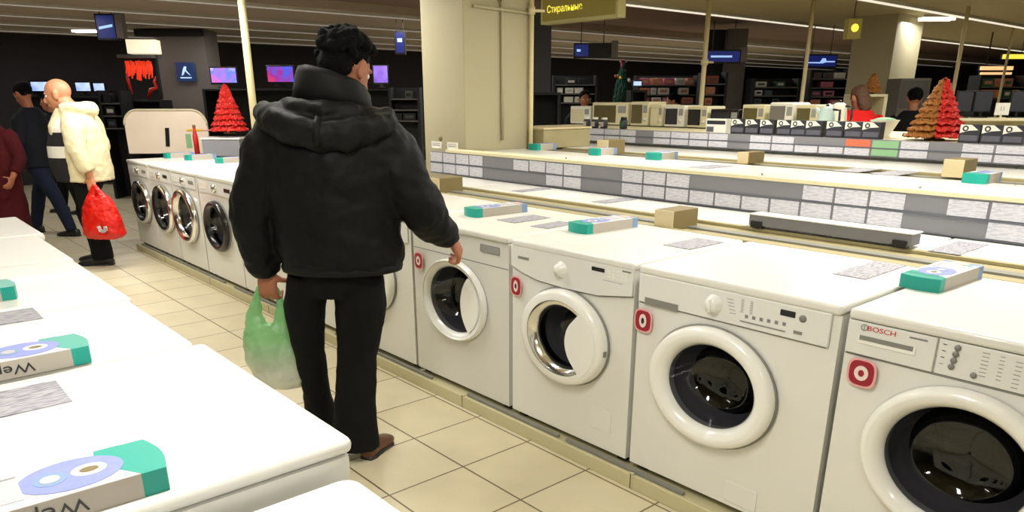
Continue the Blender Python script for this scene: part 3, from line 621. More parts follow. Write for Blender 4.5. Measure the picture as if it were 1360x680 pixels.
def trousers(mb, hip, legs, m):
    mb.stack([(hip[0], hip[1], hip[2]+.14, .15, .115), (hip[0], hip[1], hip[2]+.05, .17, .13), (hip[0], hip[1], hip[2]-.04, .175, .135), (hip[0], hip[1], hip[2]-.10, .14, .11)], m)
    for pts, rad in legs: mb.tube(pts, rad, m, 18, up=V((0, 1, 0)))
def shoe(name, parent, heel, d, m='shoek', L=.28, tilt=0.):
    d = V(d).normalized(); sd = V((-d.y, d.x, 0)); u = V((0, 0, 1)); h = V(heel); mb = MB(); R = []
    for t, w, z0, z1 in ((0, .022, .012, .055), (.04, .036, .0, .085), (.18, .040, .0, .095), (.38, .038, .0, .088), (.58, .046, .0, .065), (.80, .048, .0, .050), (.94, .036, .004, .040), (1.0, .014, .012, .028)):
        c = h+d*L*t; cz = (z0+z1)/2; R.append([c+sd*w*math.copysign(abs(math.cos(a))**.7, math.cos(a))+u*(cz+(z1-z0)/2*math.copysign(abs(math.sin(a))**.8, math.sin(a))+tilt*L*t) for a in [2*PI*k/16 for k in range(16)]])
    mb.rings(R, m); o = mb.build(name, parent)
    o2 = MB(); o2.rings([[c_ for c_ in [h+d*L*t-sd*w+u*(z+tilt*L*t), h+d*L*t+sd*w+u*(z+tilt*L*t), h+d*L*t+sd*w+u*(z-.012+tilt*L*t), h+d*L*t-sd*w+u*(z-.012+tilt*L*t)]] for t, w, z in ((0, .028, .012), (.15, .04, .012), (.5, .042, .012), (.8, .05, .012), (1.0, .02, .014))], 'black'); o2.build('sole', o)
    return o
# ---- the man in black (local: x = right, y = forward)
t = thing('person', 'person in black hooded jacket seen from behind, holding a green bag, hand at a machine', 'person', (1.466, 2.81, 0), -YAW)
mb = MB(); hc = V((.105, .03, 1.658)); face = V((.46, .74, -.46))
P, R = head(mb, hc, face, 'skin', 1.04)
mb.tube([(.02, -.02, 1.42), (.05, .0, 1.52), (.10, .02, 1.62)], [.075, .062, .060], 'skin', 14)
mb.stack([(.02, 0, .84, .13, .10), (.02, 0, 1.0, .135, .10), (.02, 0, 1.2, .15, .11), (.02, 0, 1.36, .17, .11), (.02, 0, 1.45, .12, .09), (.03, 0, 1.50, .06, .06)], 'skin')
mb.tube([(.18, 0, 1.40), (.36, .0, 1.13), (.42, .10, 1.04), (.478, .15, .985)], [.05, .042, .036, .028], 'skin')
mb.tube([(-.16, 0, 1.40), (-.30, .0, 1.10), (-.29, .03, .90), (-.300, .04, .83)], [.05, .042, .034, .027], 'skin')
for pp in ([(-.10, 0, .86), (-.15, .02, .70), (-.155, .05, .48), (-.158, .14, .10)], [(.10, 0, .86), (.095, .0, .70), (.064, .02, .48), (.04, -.03, .08)]): mb.tube(pp, [.075, .07, .05, .035], 'skin')
hand(mb, (.470, .14, .985), (.45, .32, -.8), (-.6, .3, -.6), (0, 1, .1), .95, 1.12, 'skin', 1.15)
hand(mb, (-.302, .03, .860), (-.02, .02, -1), (.15, 1, 0), (1, 0, 0), 1.0, 1.15, 'skin', 1.2)
body = finish(mb.build('body', t), .0058, smooth=4)
eyes(P, R, t, 1.04)
# hair: cap plus curls
mb = MB(); random.seed(3)
mb.ball(P(0, -.022, .038), (.086, .100, .086), 'hairb', 20, R); mb.ball(P(0, -.062, -.018), (.076, .06, .062), 'hairb', 16, R)
for k in range(150):
    a = random.uniform(0, 2*PI); e = random.uniform(-.35, 1.5); d_ = V((math.cos(a)*math.cos(e), math.sin(a)*math.cos(e), math.sin(e)))
    if d_.y > .55 and d_.z < .55: continue
    if abs(d_.x) > .7 and d_.z < .12 and d_.y > -.2: continue
    mb.ball(P(d_.x*.100, -.024+d_.y*.112, .036+d_.z*.086), random.uniform(.014, .024), 'hairb', 8)
finish(mb.build('hair', t), .006, .012, .02, 1)
# jacket
mb = MB()
mb.stack([(.035, .0, .875, .245, .165), (.035, .0, .905, .258, .176), (.03, .0, .97, .262, .18), (.025, -.005, 1.10, .262, .178), (.02, -.01, 1.25, .275, .18), (.02, -.01, 1.36, .275, .165), (.02, 0, 1.44, .245, .135), (.03, 0, 1.50, .18, .105), (.04, .01, 1.54, .12, .09)], 'jackb', 32)
mb.tube([(.20, .0, 1.41), (.265, .0, 1.34), (.335, -.02, 1.20), (.395, -.01, 1.10), (.43, .06, 1.03), (.468, .125, .985), (.482, .145, .955)], [.105, .108, .098, .094, .076, .060, .046], 'jackb', 18, up=V((0, 1, 0)))
mb.tube([(-.16, .0, 1.41), (-.215, .0, 1.35), (-.285, -.01, 1.21), (-.325, -.01, 1.08), (-.32, .01, .97), (-.302, .03, .87), (-.298, .04, .835)], [.105, .108, .098, .092, .084, .070, .058], 'jackb', 18, up=V((0, 1, 0)))
for z, w in ((1.19, .006), (1.03, .006)): pass
jk = finish(mb.build('jacket', t), .011, .034, .10, 6)
mb = MB()                                                          # puffy hem band, seam lines and cuffs
mb.rings([[V((.033+(.262+q)*math.cos(a), (.176+q)*math.sin(a), z)) for a in [2*PI*k/40 for k in range(40)]] for z, q in ((.864, -.022), (.867, -.012), (.885, -.007), (.90, -.014))], 'jackb2', cap=False)
mb.build('hem_band', jk)
for w_, d_ in (((.476, .135, .972), (.28, .32, -.9)), ((-.299, .035, .852), (0, .04, -1))):
    MB().tube([V(w_)-V(d_)*.02, V(w_)+V(d_)*.012], [.046, .042], 'jackb', 18).build('cuff', jk)
# collar and hood
mb = MB(); n = 36
def col_ring(c, rx, ry, tl, z): return [V((c[0]+rx*math.cos(a), c[1]+ry*math.sin(a), z+tl*math.cos(a)+(-.034*math.sin(a)))) for a in [2*PI*k/n for k in range(n)]]
mb.rings([col_ring((.05, .0), .165, .125, -.03, 1.49), col_ring((.05, -.005), .150, .12, -.028, 1.55), col_ring((.052, -.005), .140, .115, -.032, 1.595), col_ring((.052, -.005), .128, .105, -.034, 1.618), col_ring((.055, 0), .112, .09, -.034, 1.612), col_ring((.06, .0), .10, .08, -.03, 1.56)], 'jackb2', cap=False)
cl = mb.build('collar', jk); q = cl.modifiers.new('t', 'SOLIDIFY'); q.thickness = .014
d = cl.modifiers.new('d', 'DISPLACE'); d.texture = clouds(.05); d.strength = .015
mb = MB()
arc = [(-.215, .05, 1.475), (-.22, -.06, 1.485), (-.15, -.15, 1.46), (-.06, -.185, 1.425), (.03, -.195, 1.41), (.12, -.185, 1.415), (.20, -.15, 1.435), (.27, -.07, 1.455), (.27, .04, 1.44)]
mb.tube(arc, [(.025, .030), (.035, .045), (.038, .054), (.040, .060), (.040, .062), (.040, .060), (.038, .054), (.035, .045), (.025, .03)], 'jackb2', 16)
mb.tube([V(p)+V((0, .035, (.0, .035, .05, .05, .05, .05, .05, .035, .0)[k])) for k, p in enumerate(arc)], [.018, .02, .022, .024, .024, .024, .022, .02, .018], 'jackb2', 12)
mb.tube([(-.14, -.05, 1.52), (-.08, -.12, 1.52), (.04, -.14, 1.51), (.15, -.11, 1.50), (.23, -.03, 1.485)], [(.03, .025), (.04, .03), (.045, .035), (.04, .03), (.025, .025)], 'jackb2', 12)
hd = finish(mb.build('hood', jk), .009, .03, .07, 4)
MB().tube([(.03, -.236, 1.375), (.03, -.240, 1.41), (.03, -.232, 1.45), (.03, -.205, 1.48)], [.012, .016, .016, .010], 'jackb', 8).build('hood_tab', hd)
# trousers and shoes
mb = MB()
trousers(mb, (.02, 0, .86), [([(-.105, .0, .84), (-.148, .01, .70), (-.155, .05, .48), (-.155, .10, .28), (-.160, .16, .05)], [(.092, .10), (.088, .095), (.068, .075), (.062, .07), (.075, .085)]),
                            ([(.10, .0, .84), (.098, .0, .72), (.064, .02, .48), (.045, .0, .28), (.034, -.03, .05)], [(.105, .105), (.112, .105), (.088, .08), (.092, .085), (.112, .105)])], 'trb')
finish(mb.build('trousers', t), .009, .012, .07, 5)
sh = shoe('shoe', t, (.085, -.06, 0), (.30, .85, 0), 'shoeb', .22); shoe('shoe', t, (-.165, .10, 0), (-.05, 1, 0), 'shoeb', .27)
# ---- green plastic carrier bag held by the man
def bag(name, label, loc, rz, m, parts, h0=.0, sc=1.):
    t_ = thing(name, label, 'bag', loc, rz)
    b = MB(); parts(b, m); o = finish(b.build('bag_body', t_), .007*sc, .022*sc, .05*sc, 3); return t_, o
mg = mat('green_film', s(120, 190, 120), .35, noise=.12, nscale=9, bump=.5, bscale=25, trans=.0, alpha=.70); M['film'] = mg
nt = mg.node_tree; b = nt.nodes['Principled BSDF']; tc = nt.nodes.new('ShaderNodeTexCoord'); sp = nt.nodes.new('ShaderNodeSeparateXYZ'); rp = nt.nodes.new('ShaderNodeValToRGB')
mr = nt.nodes.new('ShaderNodeMapRange'); mr.inputs[1].default_value = -.42; mr.inputs[2].default_value = 0
nt.links.new(tc.outputs['Object'], sp.inputs[0]); nt.links.new(sp.outputs[2], mr.inputs[0]); nt.links.new(mr.outputs[0], rp.inputs[0]); nt.links.new(rp.outputs[0], b.inputs['Base Color'])
rp.color_ramp.elements[0].color = (*s(200, 205, 185), 1); rp.color_ramp.elements[1].color = (*s(120, 192, 122), 1); rp.color_ramp.elements[0].position = .12; rp.color_ramp.elements[1].position = .5
def bp(b, m):
    b.tube([(-.018, 0, .008), (-.036, 0, -.05), (-.050, 0, -.11), (-.050, 0, -.19)], [(.010, .010), (.018, .014), (.034, .022), (.056, .045)], m, 14, up=V((0, 1, 0)))
    b.tube([(.062, 0, .008), (.068, 0, -.05), (.070, 0, -.11), (.062, 0, -.19)], [(.010, .010), (.018, .014), (.032, .022), (.054, .045)], m, 14, up=V((0, 1, 0)))
    b.tube([(-.018, 0, .008), (.02, 0, .022), (.062, 0, .008)], [.010, .010, .010], m, 8)
    b.stack([(.004, 0, -.155, .098, .040), (.004, 0, -.22, .115, .060), (.008, 0, -.30, .128, .070), (.022, 0, -.36, .122, .075), (.036, 0, -.42, .108, .07), (.045, 0, -.45, .08, .05)], m)
wp = t.matrix_basis if False else None
import mathutils
Mw = Matrix.Translation(t.location) @ Matrix.Rotation(-YAW, 4, 'Z')
hp = Mw @ V((-.335, .065, .762))
tb, ob = bag('carrier_bag', 'thin green plastic carrier bag hanging from the left hand of the man in black', hp, -YAW, 'film', bp)
MB().box(.045, .125, -.035, .03, -.43, -.28, 'boxw', .006).build('package', tb)
MB().box(-.07, .035, -.03, .035, -.38, -.27, 'boxside', .01).build('package', tb)
# ---- man in the cream jacket (faces left in the picture)
def place(px, py, D=None, z=0): 
    a = atz(px, py, z); return V((a.x, a.y, 0))
W2 = place(141, 349); t = thing('person', 'bald person in cream fleece jacket walking left with a red bag', 'person', W2, PI/2-YAW+.12)
# local x = right of the body, y = forward (towards the picture's left)
mb = MB(); P, R = head(mb, (0, .15, 1.575), (-.10, .95, -.25), 'skinp', 1.16)
mb.tube([(0, .04, 1.40), (0, .08, 1.46), (0, .12, 1.52)], [.085, .080, .075], 'skinp', 12)
mb.stack([(0, .06, .80, .15, .13), (0, .09, 1.0, .16, .15), (0, .08, 1.25, .17, .13), (0, .06, 1.40, .13, .09)], 'skinp')
for sx, yy in ((-1, -.10), (1, .04)): mb.tube([(sx*.16, .02, 1.36), (sx*.25, -.03, 1.08), (sx*.25, yy, .86)], [.05, .04, .03], 'skinp')
hand(mb, (.25, .04, .86), (0, .1, -1), (-1, 0, 0), (0, 1, 0), .5, 1.1, 'skinp', 1.15); hand(mb, (-.25, -.10, .86), (0, .0, -1), (1, 0, 0), (0, 1, 0), .5, 1.1, 'skinp', 1.15)
for pp in ([(-.09, .04, .80), (-.11, .0, .48), (-.11, -.03, .08)], [(.09, .03, .80), (.11, .14, .48), (.11, .06, .08)]): mb.tube(pp, [.075, .05, .035], 'skinp')
finish(mb.build('body', t), .009, smooth=3); eyes(P, R, t, 1.18)
mb = MB(); mb.stack([(0, .10, .80, .21, .19), (0, .11, .95, .225, .215), (0, .11, 1.12, .23, .205), (0, .09, 1.28, .22, .17), (0, .07, 1.38, .17, .12)], 'sweat')
sw = finish(mb.build('sweater', t), .012, .01, .1, 3)
mb = MB(); mb.stack([(0, .0, .80, .245, .20), (0, .0, .90, .25, .205), (0, .0, 1.1, .25, .19), (0, .0, 1.28, .245, .165), (0, .02, 1.40, .19, .13), (0, .05, 1.45, .13, .10)], 'fleece')
for sx in (-1, 1):
    mb.tube([(sx*.17, .0, 1.37), (sx*.23, -.02, 1.28), (sx*.265, -.04, 1.08), (sx*.255, (-.09 if sx < 0 else .03), .90)], [.09, .095, .088, .07], 'fleece', 14, up=V((0, 1, 0)))
    mb.tube([(sx*.10, .12, 1.44), (sx*.15, .19, 1.30), (sx*.16, .19, 1.1), (sx*.16, .17, .82)], [(.05, .03)]*4, 'fleece', 10)
mb.tube([(-.14, .10, 1.46), (-.12, -.04, 1.46), (0, -.12, 1.44), (.12, -.04, 1.46), (.14, .10, 1.46)], [.035, .06, .075, .06, .035], 'fleece', 12)
finish(mb.build('jacket', t), .012, .03, .12, 4)
mb = MB(); trousers(mb, (0, .03, .82), [([(.10, .05, .80), (.11, .15, .48), (.11, .06, .08)], [(.10, .12), (.075, .09), (.06, .08)]), ([(-.10, .0, .80), (-.11, -.0, .48), (-.11, -.03, .06)], [(.10, .12), (.078, .10), (.065, .10)])], 'trk')
finish(mb.build('trousers', t), .012, .015, .1, 4)
shoe('shoe', t, (-.11, -.12, 0), (.0, 1, 0), 'shoek', .33); shoe('shoe', t, (.12, .0, 0), (.05, 1, 0), 'shoek', .30)
Mw = Matrix.Translation(t.location) @ Matrix.Rotation(PI/2-YAW+.12, 4, 'Z')
M['redbag'] = mat('red_film', s(205, 24, 12), .3, noise=.15, nscale=8, bump=.6, bscale=18)
def rb(b, m):
    b.tube([(0, 0, .02), (-.03, 0, -.05), (-.06, 0, -.14)], [(.014, .014), (.03, .025), (.06, .05)], m, 12, up=V((0, 1, 0)))
    b.tube([(0, 0, .02), (.04, 0, -.05), (.08, 0, -.14)], [(.014, .014), (.03, .025), (.06, .05)], m, 12, up=V((0, 1, 0)))
    b.stack([(.01, 0, -.09, .11, .06), (.01, 0, -.2, .16, .09), (.015, 0, -.32, .19, .11), (.02, 0, -.43, .20, .115), (.02, 0, -.475, .15, .09)], m)
hp = Mw @ V((-.27, -.13, .765)); tb, ob = bag('carrier_bag', 'bright red plastic bag carried by the person in the cream jacket', hp, -YAW, 'redbag', rb, sc=1.25)
mb = MB(); random.seed(5)
for k in range(9): a = random.uniform(0, 6.28); mb.obox((.07+.03*math.cos(a), -.122, -.36+.03*math.sin(a)), (.014, 0, .004), (0, .004, 0), (-.004, 0, .012), 'boxw')
mb.build('printed_motif', ob)
# ---- other shoppers
def shopper(label, foot, rz, coat, leg, hair, facez=(0, 1, -.1), hgt=1.0, skin='skin', step=.22, coatlen=.80, hairlen=0., seat=0., bulk=1.):
    t = thing('person', label, 'person', foot, rz); h = hgt; mb = MB(); P, R = head(mb, (0, .04, 1.60*h), facez, skin, 1.05)
    mb.tube([(0, 0, 1.38*h), (0, .02, 1.52*h)], [.06, .055], skin, 10)
    mb.stack([(0, 0, .8*h, .13, .10), (0, 0, 1.1*h, .14, .10), (0, 0, 1.36*h, .15, .09), (0, 0, 1.42*h, .08, .06)], skin)
    for sx in (-1, 1):
        mb.tube([(sx*.17, 0, 1.34*h), (sx*.24, .02, 1.08*h), (sx*.24, .14, .90*h)], [.045, .038, .028], skin); hand(mb, (sx*.24, .14, .90*h), (0, .6, -.6), (-sx, 0, 0), (0, .5, .5), .6, 1.0, skin, 1.15)
        mb.tube([(sx*.09, 0, .82*h), (sx*.1, sx*step*.6, .46*h), (sx*.1, sx*step, .08)], [.08, .055, .035], skin)
    finish(mb.build('body', t), .011, smooth=3); eyes(P, R, t, 1.05)
    k_ = bulk; mb = MB(); mb.stack([(0, 0, coatlen*h, .22*k_, .16), (0, 0, .95*h, .215*k_, .155), (0, 0, 1.15*h, .215*k_, .15), (0, 0, 1.30*h, .215*k_, .135*k_), (0, 0, 1.40*h, .16*k_, .10*k_), (0, 0, 1.46*h+.03*(k_-1), .10*k_, .085*k_)], coat)
    for sx in (-1, 1): mb.tube([(sx*.16*k_, 0, 1.36*h), (sx*.21*k_, 0, 1.29*h), (sx*.26*k_, .01, 1.09*h), (sx*.25*k_, .11, .94*h)], [.075*k_, .08*k_, .07*k_, .055*k_], coat, 14, up=V((0, 1, 0)))
    finish(mb.build('coat', t), .013, .025, .1, 4)
    mb = MB(); trousers(mb, (0, 0, .80*h), [([(sx*.09, 0, .80*h), (sx*.10, sx*step*.6, .46*h), (sx*.10, sx*step, .07)], [(.095, .10), (.07, .08), (.055, .065)]) for sx in (-1, 1)], leg); finish(mb.build('trousers', t), .013, .01, .1, 3)
    for sx in (-1, 1): shoe('shoe', t, (sx*.10, sx*step-.09, 0), (0, 1, 0), 'shoek', .28)
    mb = MB(); mb.ball(P(0, -.022, .035), (.09, .104, .092), hair, 16, R)
    if hairlen: mb.ball(P(0, -.06, -.03-hairlen*.4), (.088, .06, .07+hairlen*.5), hair, 14, R)
    finish(mb.build('hair', t), .009, .015, .03, 1)
    return t
def at_head(px, D): a = atd(px, 140, D); return V((a.x, a.y, 0))
shopper('dark-haired person in dark jacket and jeans walking behind the one in cream', at_head(38, 8.9), PI/2-YAW-.1, 'navy', 'jean', 'hairb', (.1, .9, -.4), .99, 'skind', .30)
shopper('person in dark wine-red coat cut off by the left edge', at_head(-24, 7.6), PI-YAW, 'wine', 'trk', 'hairb', (0, 1, -.1), .90, 'skind', .08, .30)
shopper('person in dark clothes seen between the jeans and the cream jacket far behind', at_head(70, 10.6), PI/2-YAW, 'trk', 'trk', 'hairb', (0, 1, 0), .93, 'skin', .2)
shopper('brown-haired person in bright red jacket behind the farther price rail', at_head(1143, 8.6), -YAW+.3, 'redj', 'trk', 'hairbr', (0, 1, -.5), .965, 'skin', .05, .78, .10, bulk=1.3)
shopper('person in black coat beside the red and gold tree', at_head(1214, 9.55), -YAW-.2, 'trk', 'trk', 'hairb', (0, 1, -.2), .96, 'skin', .05, .70)
shopper('dark-haired shopper standing beyond the brown shelf near the cream pillar', at_head(896, 12.3), PI/2-YAW, 'navy', 'trk', 'hairb', (0, 1, -.2), .93, 'skin', .1)
shopper('shopper in dark top standing left of the green christmas tree', at_head(776, 12.0), PI-YAW, 'navy', 'jean', 'hairb', (0, 1, -.1), .95, 'skin', .1)
# ------------------------------------------------------------------ the shop beyond
M['dgrey'] = mat('dark_grey_panel', s(62, 62, 68), .6); M['mgrey'] = mat('mid_grey_panel', s(112, 106, 102), .7, noise=.05); M['ndark'] = mat('near_black', s(14, 14, 18), .6)
M['shelfm'] = mat('shelf_metal', s(90, 88, 86), .5, .3); M['cream'] = mat('cream_plastic', s(214, 206, 172), .45, noise=.03); M['whitea'] = mat('white_plastic', s(226, 224, 214), .4)
M['olive'] = mat('olive_glass', s(92, 84, 52), .25); M['pole'] = mat('pole_cream', s(205, 192, 150), .5); M['pinkb'] = mat('pale_board', s(240, 222, 202), .6, noise=.05, nscale=6)
M['yellow'] = mat('yellow_plastic', s(230, 190, 30), .4); M['tinselr'] = mat('red_tinsel', s(190, 26, 14), .4, noise=.35, nscale=40, bump=.8, bscale=60)
M['tinselg'] = mat('gold_tinsel', s(150, 92, 30), .4, noise=.35, nscale=40, bump=.8, bscale=60); M['pine'] = mat('pine_green', s(22, 74, 54), .7, noise=.4, nscale=30, bump=.8, bscale=50)
M['redemit'] = mat('red_glow', (.5, .03, .01), .5, emit=(1, .06, .02), es=.45); M['boxlight'] = mat('box_light', (.8, .75, .6), .5, emit=(1, .86, .6), es=.45)
M['blueface'] = mat('blue_sign', s(14, 24, 90), .4, emit=(.03, .06, .5), es=.12); M['bluetext'] = mat('blue_sign_text', s(150, 190, 250), .4, emit=(.35, .55, 1), es=.6)
M['yface'] = mat('yellow_sign_face', s(112, 98, 46), .5, emit=(.45, .34, .05), es=.10); M['ytext'] = mat('yellow_sign_text', (.9, .8, .1), .5, emit=(1, .85, .08), es=.62); M['yframe'] = mat('sign_frame', s(190, 182, 128), .5)
M['orlight'] = mat('orange_light', (1, .6, .3), .5, emit=(1, .55, .25), es=.7); M['yelight'] = mat('yellow_light', (1, .9, .1), .5, emit=(1, .85, .08), es=.6)
M['scr1'] = screen('screen_pink_blue', [(.9, .15, .4), (.5, .2, .9), (.15, .25, 1), (.9, .6, .9)], .8, 5); M['scr2'] = screen('screen_red_blue', [(.8, .06, .12), (.4, .03, .3), (.08, .12, .8), (.2, .3, 1)], .7, 4)
M['scr3'] = screen('screen_pale_blue', [(.2, .35, .8), (.55, .7, 1), (.8, .85, 1)], .75, 4); M['scr4'] = screen('screen_purple', [(.2, .06, .6), (.4, .2, 1), (.6, .4, 1)], .6, 4); M['scr5'] = mat('screen_dark_blue', (.005, .02, .06), .3, emit=(.02, .06, .2), es=.25)
M['glow'] = mat('screen_drawing', (.4, .6, .9), .5, emit=(.4, .6, 1), es=.6)
for k, c in enumerate(((150, 60, 40), (186, 120, 90), (60, 70, 90), (180, 170, 160), (40, 90, 70), (170, 90, 110), (96, 60, 44), (200, 196, 190), (120, 40, 36), (70, 66, 60))): M['prod%d' % k] = mat('product_print', s(*c), .5, noise=.25, nscale=18)
def slab(px0, px1, py0, py1, D, thick=.1):
    "size and place of something facing us at distance D: centre at its base, width, height"
    a = atd(px0, (py0+py1)/2, D); b = atd(px1, (py0+py1)/2, D); z1 = atd((px0+px1)/2, py0, D).z; z0 = atd((px0+px1)/2, py1, D).z
    return V(((a.x+b.x)/2, (a.y+b.y)/2, z0)), (b-a).length, z1-z0
def bench(label, px0, px1, ptop, D, deep=.5, m='ndark', name='display_shelf', cat='shelf', levels=0):
    c, w, _ = slab(px0, px1, ptop, ptop+1, D); c += FH*(deep/2); t = thing(name, label, cat, (c.x, c.y, 0), -YAW); z = c.z
    MB().box(-w/2, w/2, -deep/2, deep/2, z-.03, z, m, .004).build('shelf_board', t)
    for sx in (-1, 1): MB().box(sx*(w/2-.02)-.02, sx*(w/2-.02)+.02, -deep/2, deep/2, 0, z-.03, m).build('side_panel', t)
    MB().box(-w/2+.04, w/2-.04, deep/2-.02, deep/2, 0, z-.03, m).build('back_panel', t)
    if z > .5: MB().box(-w/2+.04, w/2-.04, -deep/2+.01, deep/2-.02, .35, .38, m).build('shelf_board', t)
    return t, z
def tv(label, px0, px1, py0, py1, D, scr, zb=None, stand=True):
    c, w, h = slab(px0, px1, py0, py1, D); t = thing('television', label, 'television', (c.x+FH.x*.2, c.y+FH.y*.2, c.z), -YAW, 'screens along the back of the shop')
    MB().box(-w/2, w/2, -.02, .03, 0, h, 'black', .006).build('casing', t); MB().box(-w/2+.02, w/2-.02, -.023, -.019, .03, h-.02, scr).build('screen', t)
    if stand: MB().box(-w/5, w/5, -.08, .10, -.05, -.035, 'black', .004).box(-.03, .03, .0, .03, -.04, .02, 'black').build('stand', t)
    return t, c
# televisions on a long dark bench
bench('long dark bench under the pink and blue screens', 268, 540, 117, 12.9, .6, levels=1)
tv('television with pink and violet picture left of the pole', 273, 310, 88, 112, 12.9, 'scr1'); tv('television with red and blue picture right of the pole', 349, 387, 86, 111, 12.9, 'scr2'); tv('television with purple picture beside the head of the man in black', 492, 514, 85, 112, 12.9, 'scr4')
bench('dark bench under the pale blue screens at far left', -10, 140, 127, 14.2, .6)
tv('television with pale blue picture left of the bald head', 32, 62, 107, 123, 14.2, 'scr3'); tv('television with pale blue picture right of the bald head', 92, 114, 108, 123, 14.2, 'scr3'); tv('television with pale picture farthest right of the far-left screens', 116, 133, 109, 123, 14.2, 'scr3')
# grey column with a dark header and blue panel
a = atd(244, 100, 13.4); q = MB().box(-.42, .42, 0, .6, 0, CEIL, 'mgrey').box(-.70, .42, -.06, .02, 2.50, CEIL-.02, 'ndark').box(-.72, -.42, .02, .5, 2.56, CEIL-.02, 'ndark').build('pillar', None, (a.x, a.y, 0), -YAW); tag(q, 'grey square column with blue lit panel behind the round-cornered board', kind='structure')
c, w, h = slab(234, 258, 83, 108, 13.30); t = thing('wall_screen', 'dark blue screen with a pale drawing on the grey column', 'screen', (c.x, c.y, c.z), -YAW)
MB().box(-w/2, w/2, 0, .05, 0, h, 'scr5', .004).build('panel', t)
q = MB(); q.poly([V((x*w, -.004, z*h)) for x, z in ((-.22, .3), (-.12, .62), (-.02, .80), (.1, .78), (.06, .6), (.2, .42), (.28, .3), (.12, .42), (.0, .56), (-.1, .36))], (0, .003, 0), 'glow'); q.box(-.3*w, .32*w, -.004, -.001, .16*h, .22*h, 'glow'); q.build('drawing', t)
# red decorated stand with light box above
t0, z0 = bench('black stand below the red hanging decoration', 160, 214, 132, 12.6, .4)
c, w, h = slab(166, 212, 73, 132, 12.7); t = thing('decoration_frame', 'black frame hung with glowing red ribbons at upper left', 'decoration', (c.x, c.y, c.z), -YAW)
MB().box(-w/2, -w/2+.04, -.03, .03, 0, h, 'ndark').box(w/2-.04, w/2, -.03, .03, 0, h, 'ndark').box(-w/2, w/2, -.16, .16, h-.05, h, 'shelfm').build('frame', t); random.seed(11)
mb = MB()
for k in range(16): x = -w*.40+w*.72*k/15; mb.tube([(x+random.uniform(-.01, .01), -.02, h-.08-.02*random.random()), (x+.015, -.03, h*.72), (x-.01, -.02, h*random.uniform(.42, .6))], .013, 'redemit', 6)
mb.build('red_fringe', t)
MB().tube([(-w*.43, 0, h*.8), (-w*.44, 0, h*.45), (-w*.36, -.02, h*.12)], [.03, .035, .02], 'tinselr', 8).build('red_ribbon', t); MB().tube([(w*.1, 0, h*.05), (w*.22, -.02, h*.22), (w*.40, -.02, h*.27), (w*.34, -.02, h*.40), (w*.42, 0, h*.52)], [.025, .035, .03, .025, .015], 'tinselr', 8).build('red_ribbon', t)
c, w, h = slab(172, 210, 53, 72, 12.7); t = thing('light_box', 'cream lit box on top of the red decoration frame', 'lamp', (c.x, c.y, c.z), -YAW+.15); MB().box(-w/2, w/2, -.12, .12, .002, h, 'boxlight', .01).build('diffuser', t); MB().box(-w/2-.01, w/2+.01, -.13, .13, h, h+.02, 'shelfm').build('lid', t)
# round-cornered pale board at the end of the row
c, w, h = slab(168, 275, 145, 203, 8.75); t = thing('display_board', 'pale round-cornered board standing at the end of the right-hand row', 'board', (c.x, c.y, .946), -YAW+.05)
P_ = [V((-w/2, 0, 0)), V((w/2, 0, 0))]+[V((w/2-.16+.16*math.cos(a), 0, h-.16+.16*math.sin(a))) for a in [PI/2*k/8 for k in range(9)]]+[V((-w/2+.16-.16*math.sin(a), 0, h-.16+.16*math.cos(a))) for a in [PI/2*k/8 for k in range(9)]]
MB().poly(P_, (0, .03, 0), 'pinkb').build('board', t); MB().tube([p+V((0, -.002, 0)) for p in P_[2:]], .012, 'cream', 8).build('rim', t)
q = MB().obox((.0, -.006, h*.38), (.022, 0, 0), (0, .004, 0), (.010, 0, .10), 'black'); q.build('black_mark', t)
MB().box(.22, .40, -.008, -.001, h*.52, h*.56, 'yellow').box(.40, .5, -.008, -.001, h*.53, h*.55, 'pink').build('yellow_stripe', t); MB().box(.20, .26, -.006, -.001, .06, h*.45, 'green').build('green_patch', t)
c, w, h = slab(255, 262, 158, 194, 8.4); t = thing('bottle', 'slim red bottle standing before the pale round-cornered board', 'bottle', (c.x, c.y, .945), -YAW); MB().stack([(0, 0, 0, .026, .026), (0, 0, .20, .028, .028), (0, 0, .26, .016, .016), (0, 0, .30, .014, .014)], 'tinselr', 14).build('bottle_body', t); MB().stack([(0, 0, .30, .018, .018), (0, 0, .325, .016, .016)], 'blockd', 12).build('cap', t)
c, w, h = slab(268, 318, 178, 203, 8.3); t = thing('display_stand', 'grey display box under the red tinsel tree on the left', 'stand', (c.x, c.y, .946), -YAW); MB().box(-w/2, w/2, 0, .3, 0, h-.02, 'rail', .006).build('box_body', t); MB().box(-w/2-.01, w/2+.01, -.01, .31, h-.02, h, 'whitea', .004).build('box_top', t)
HS = c.z+h
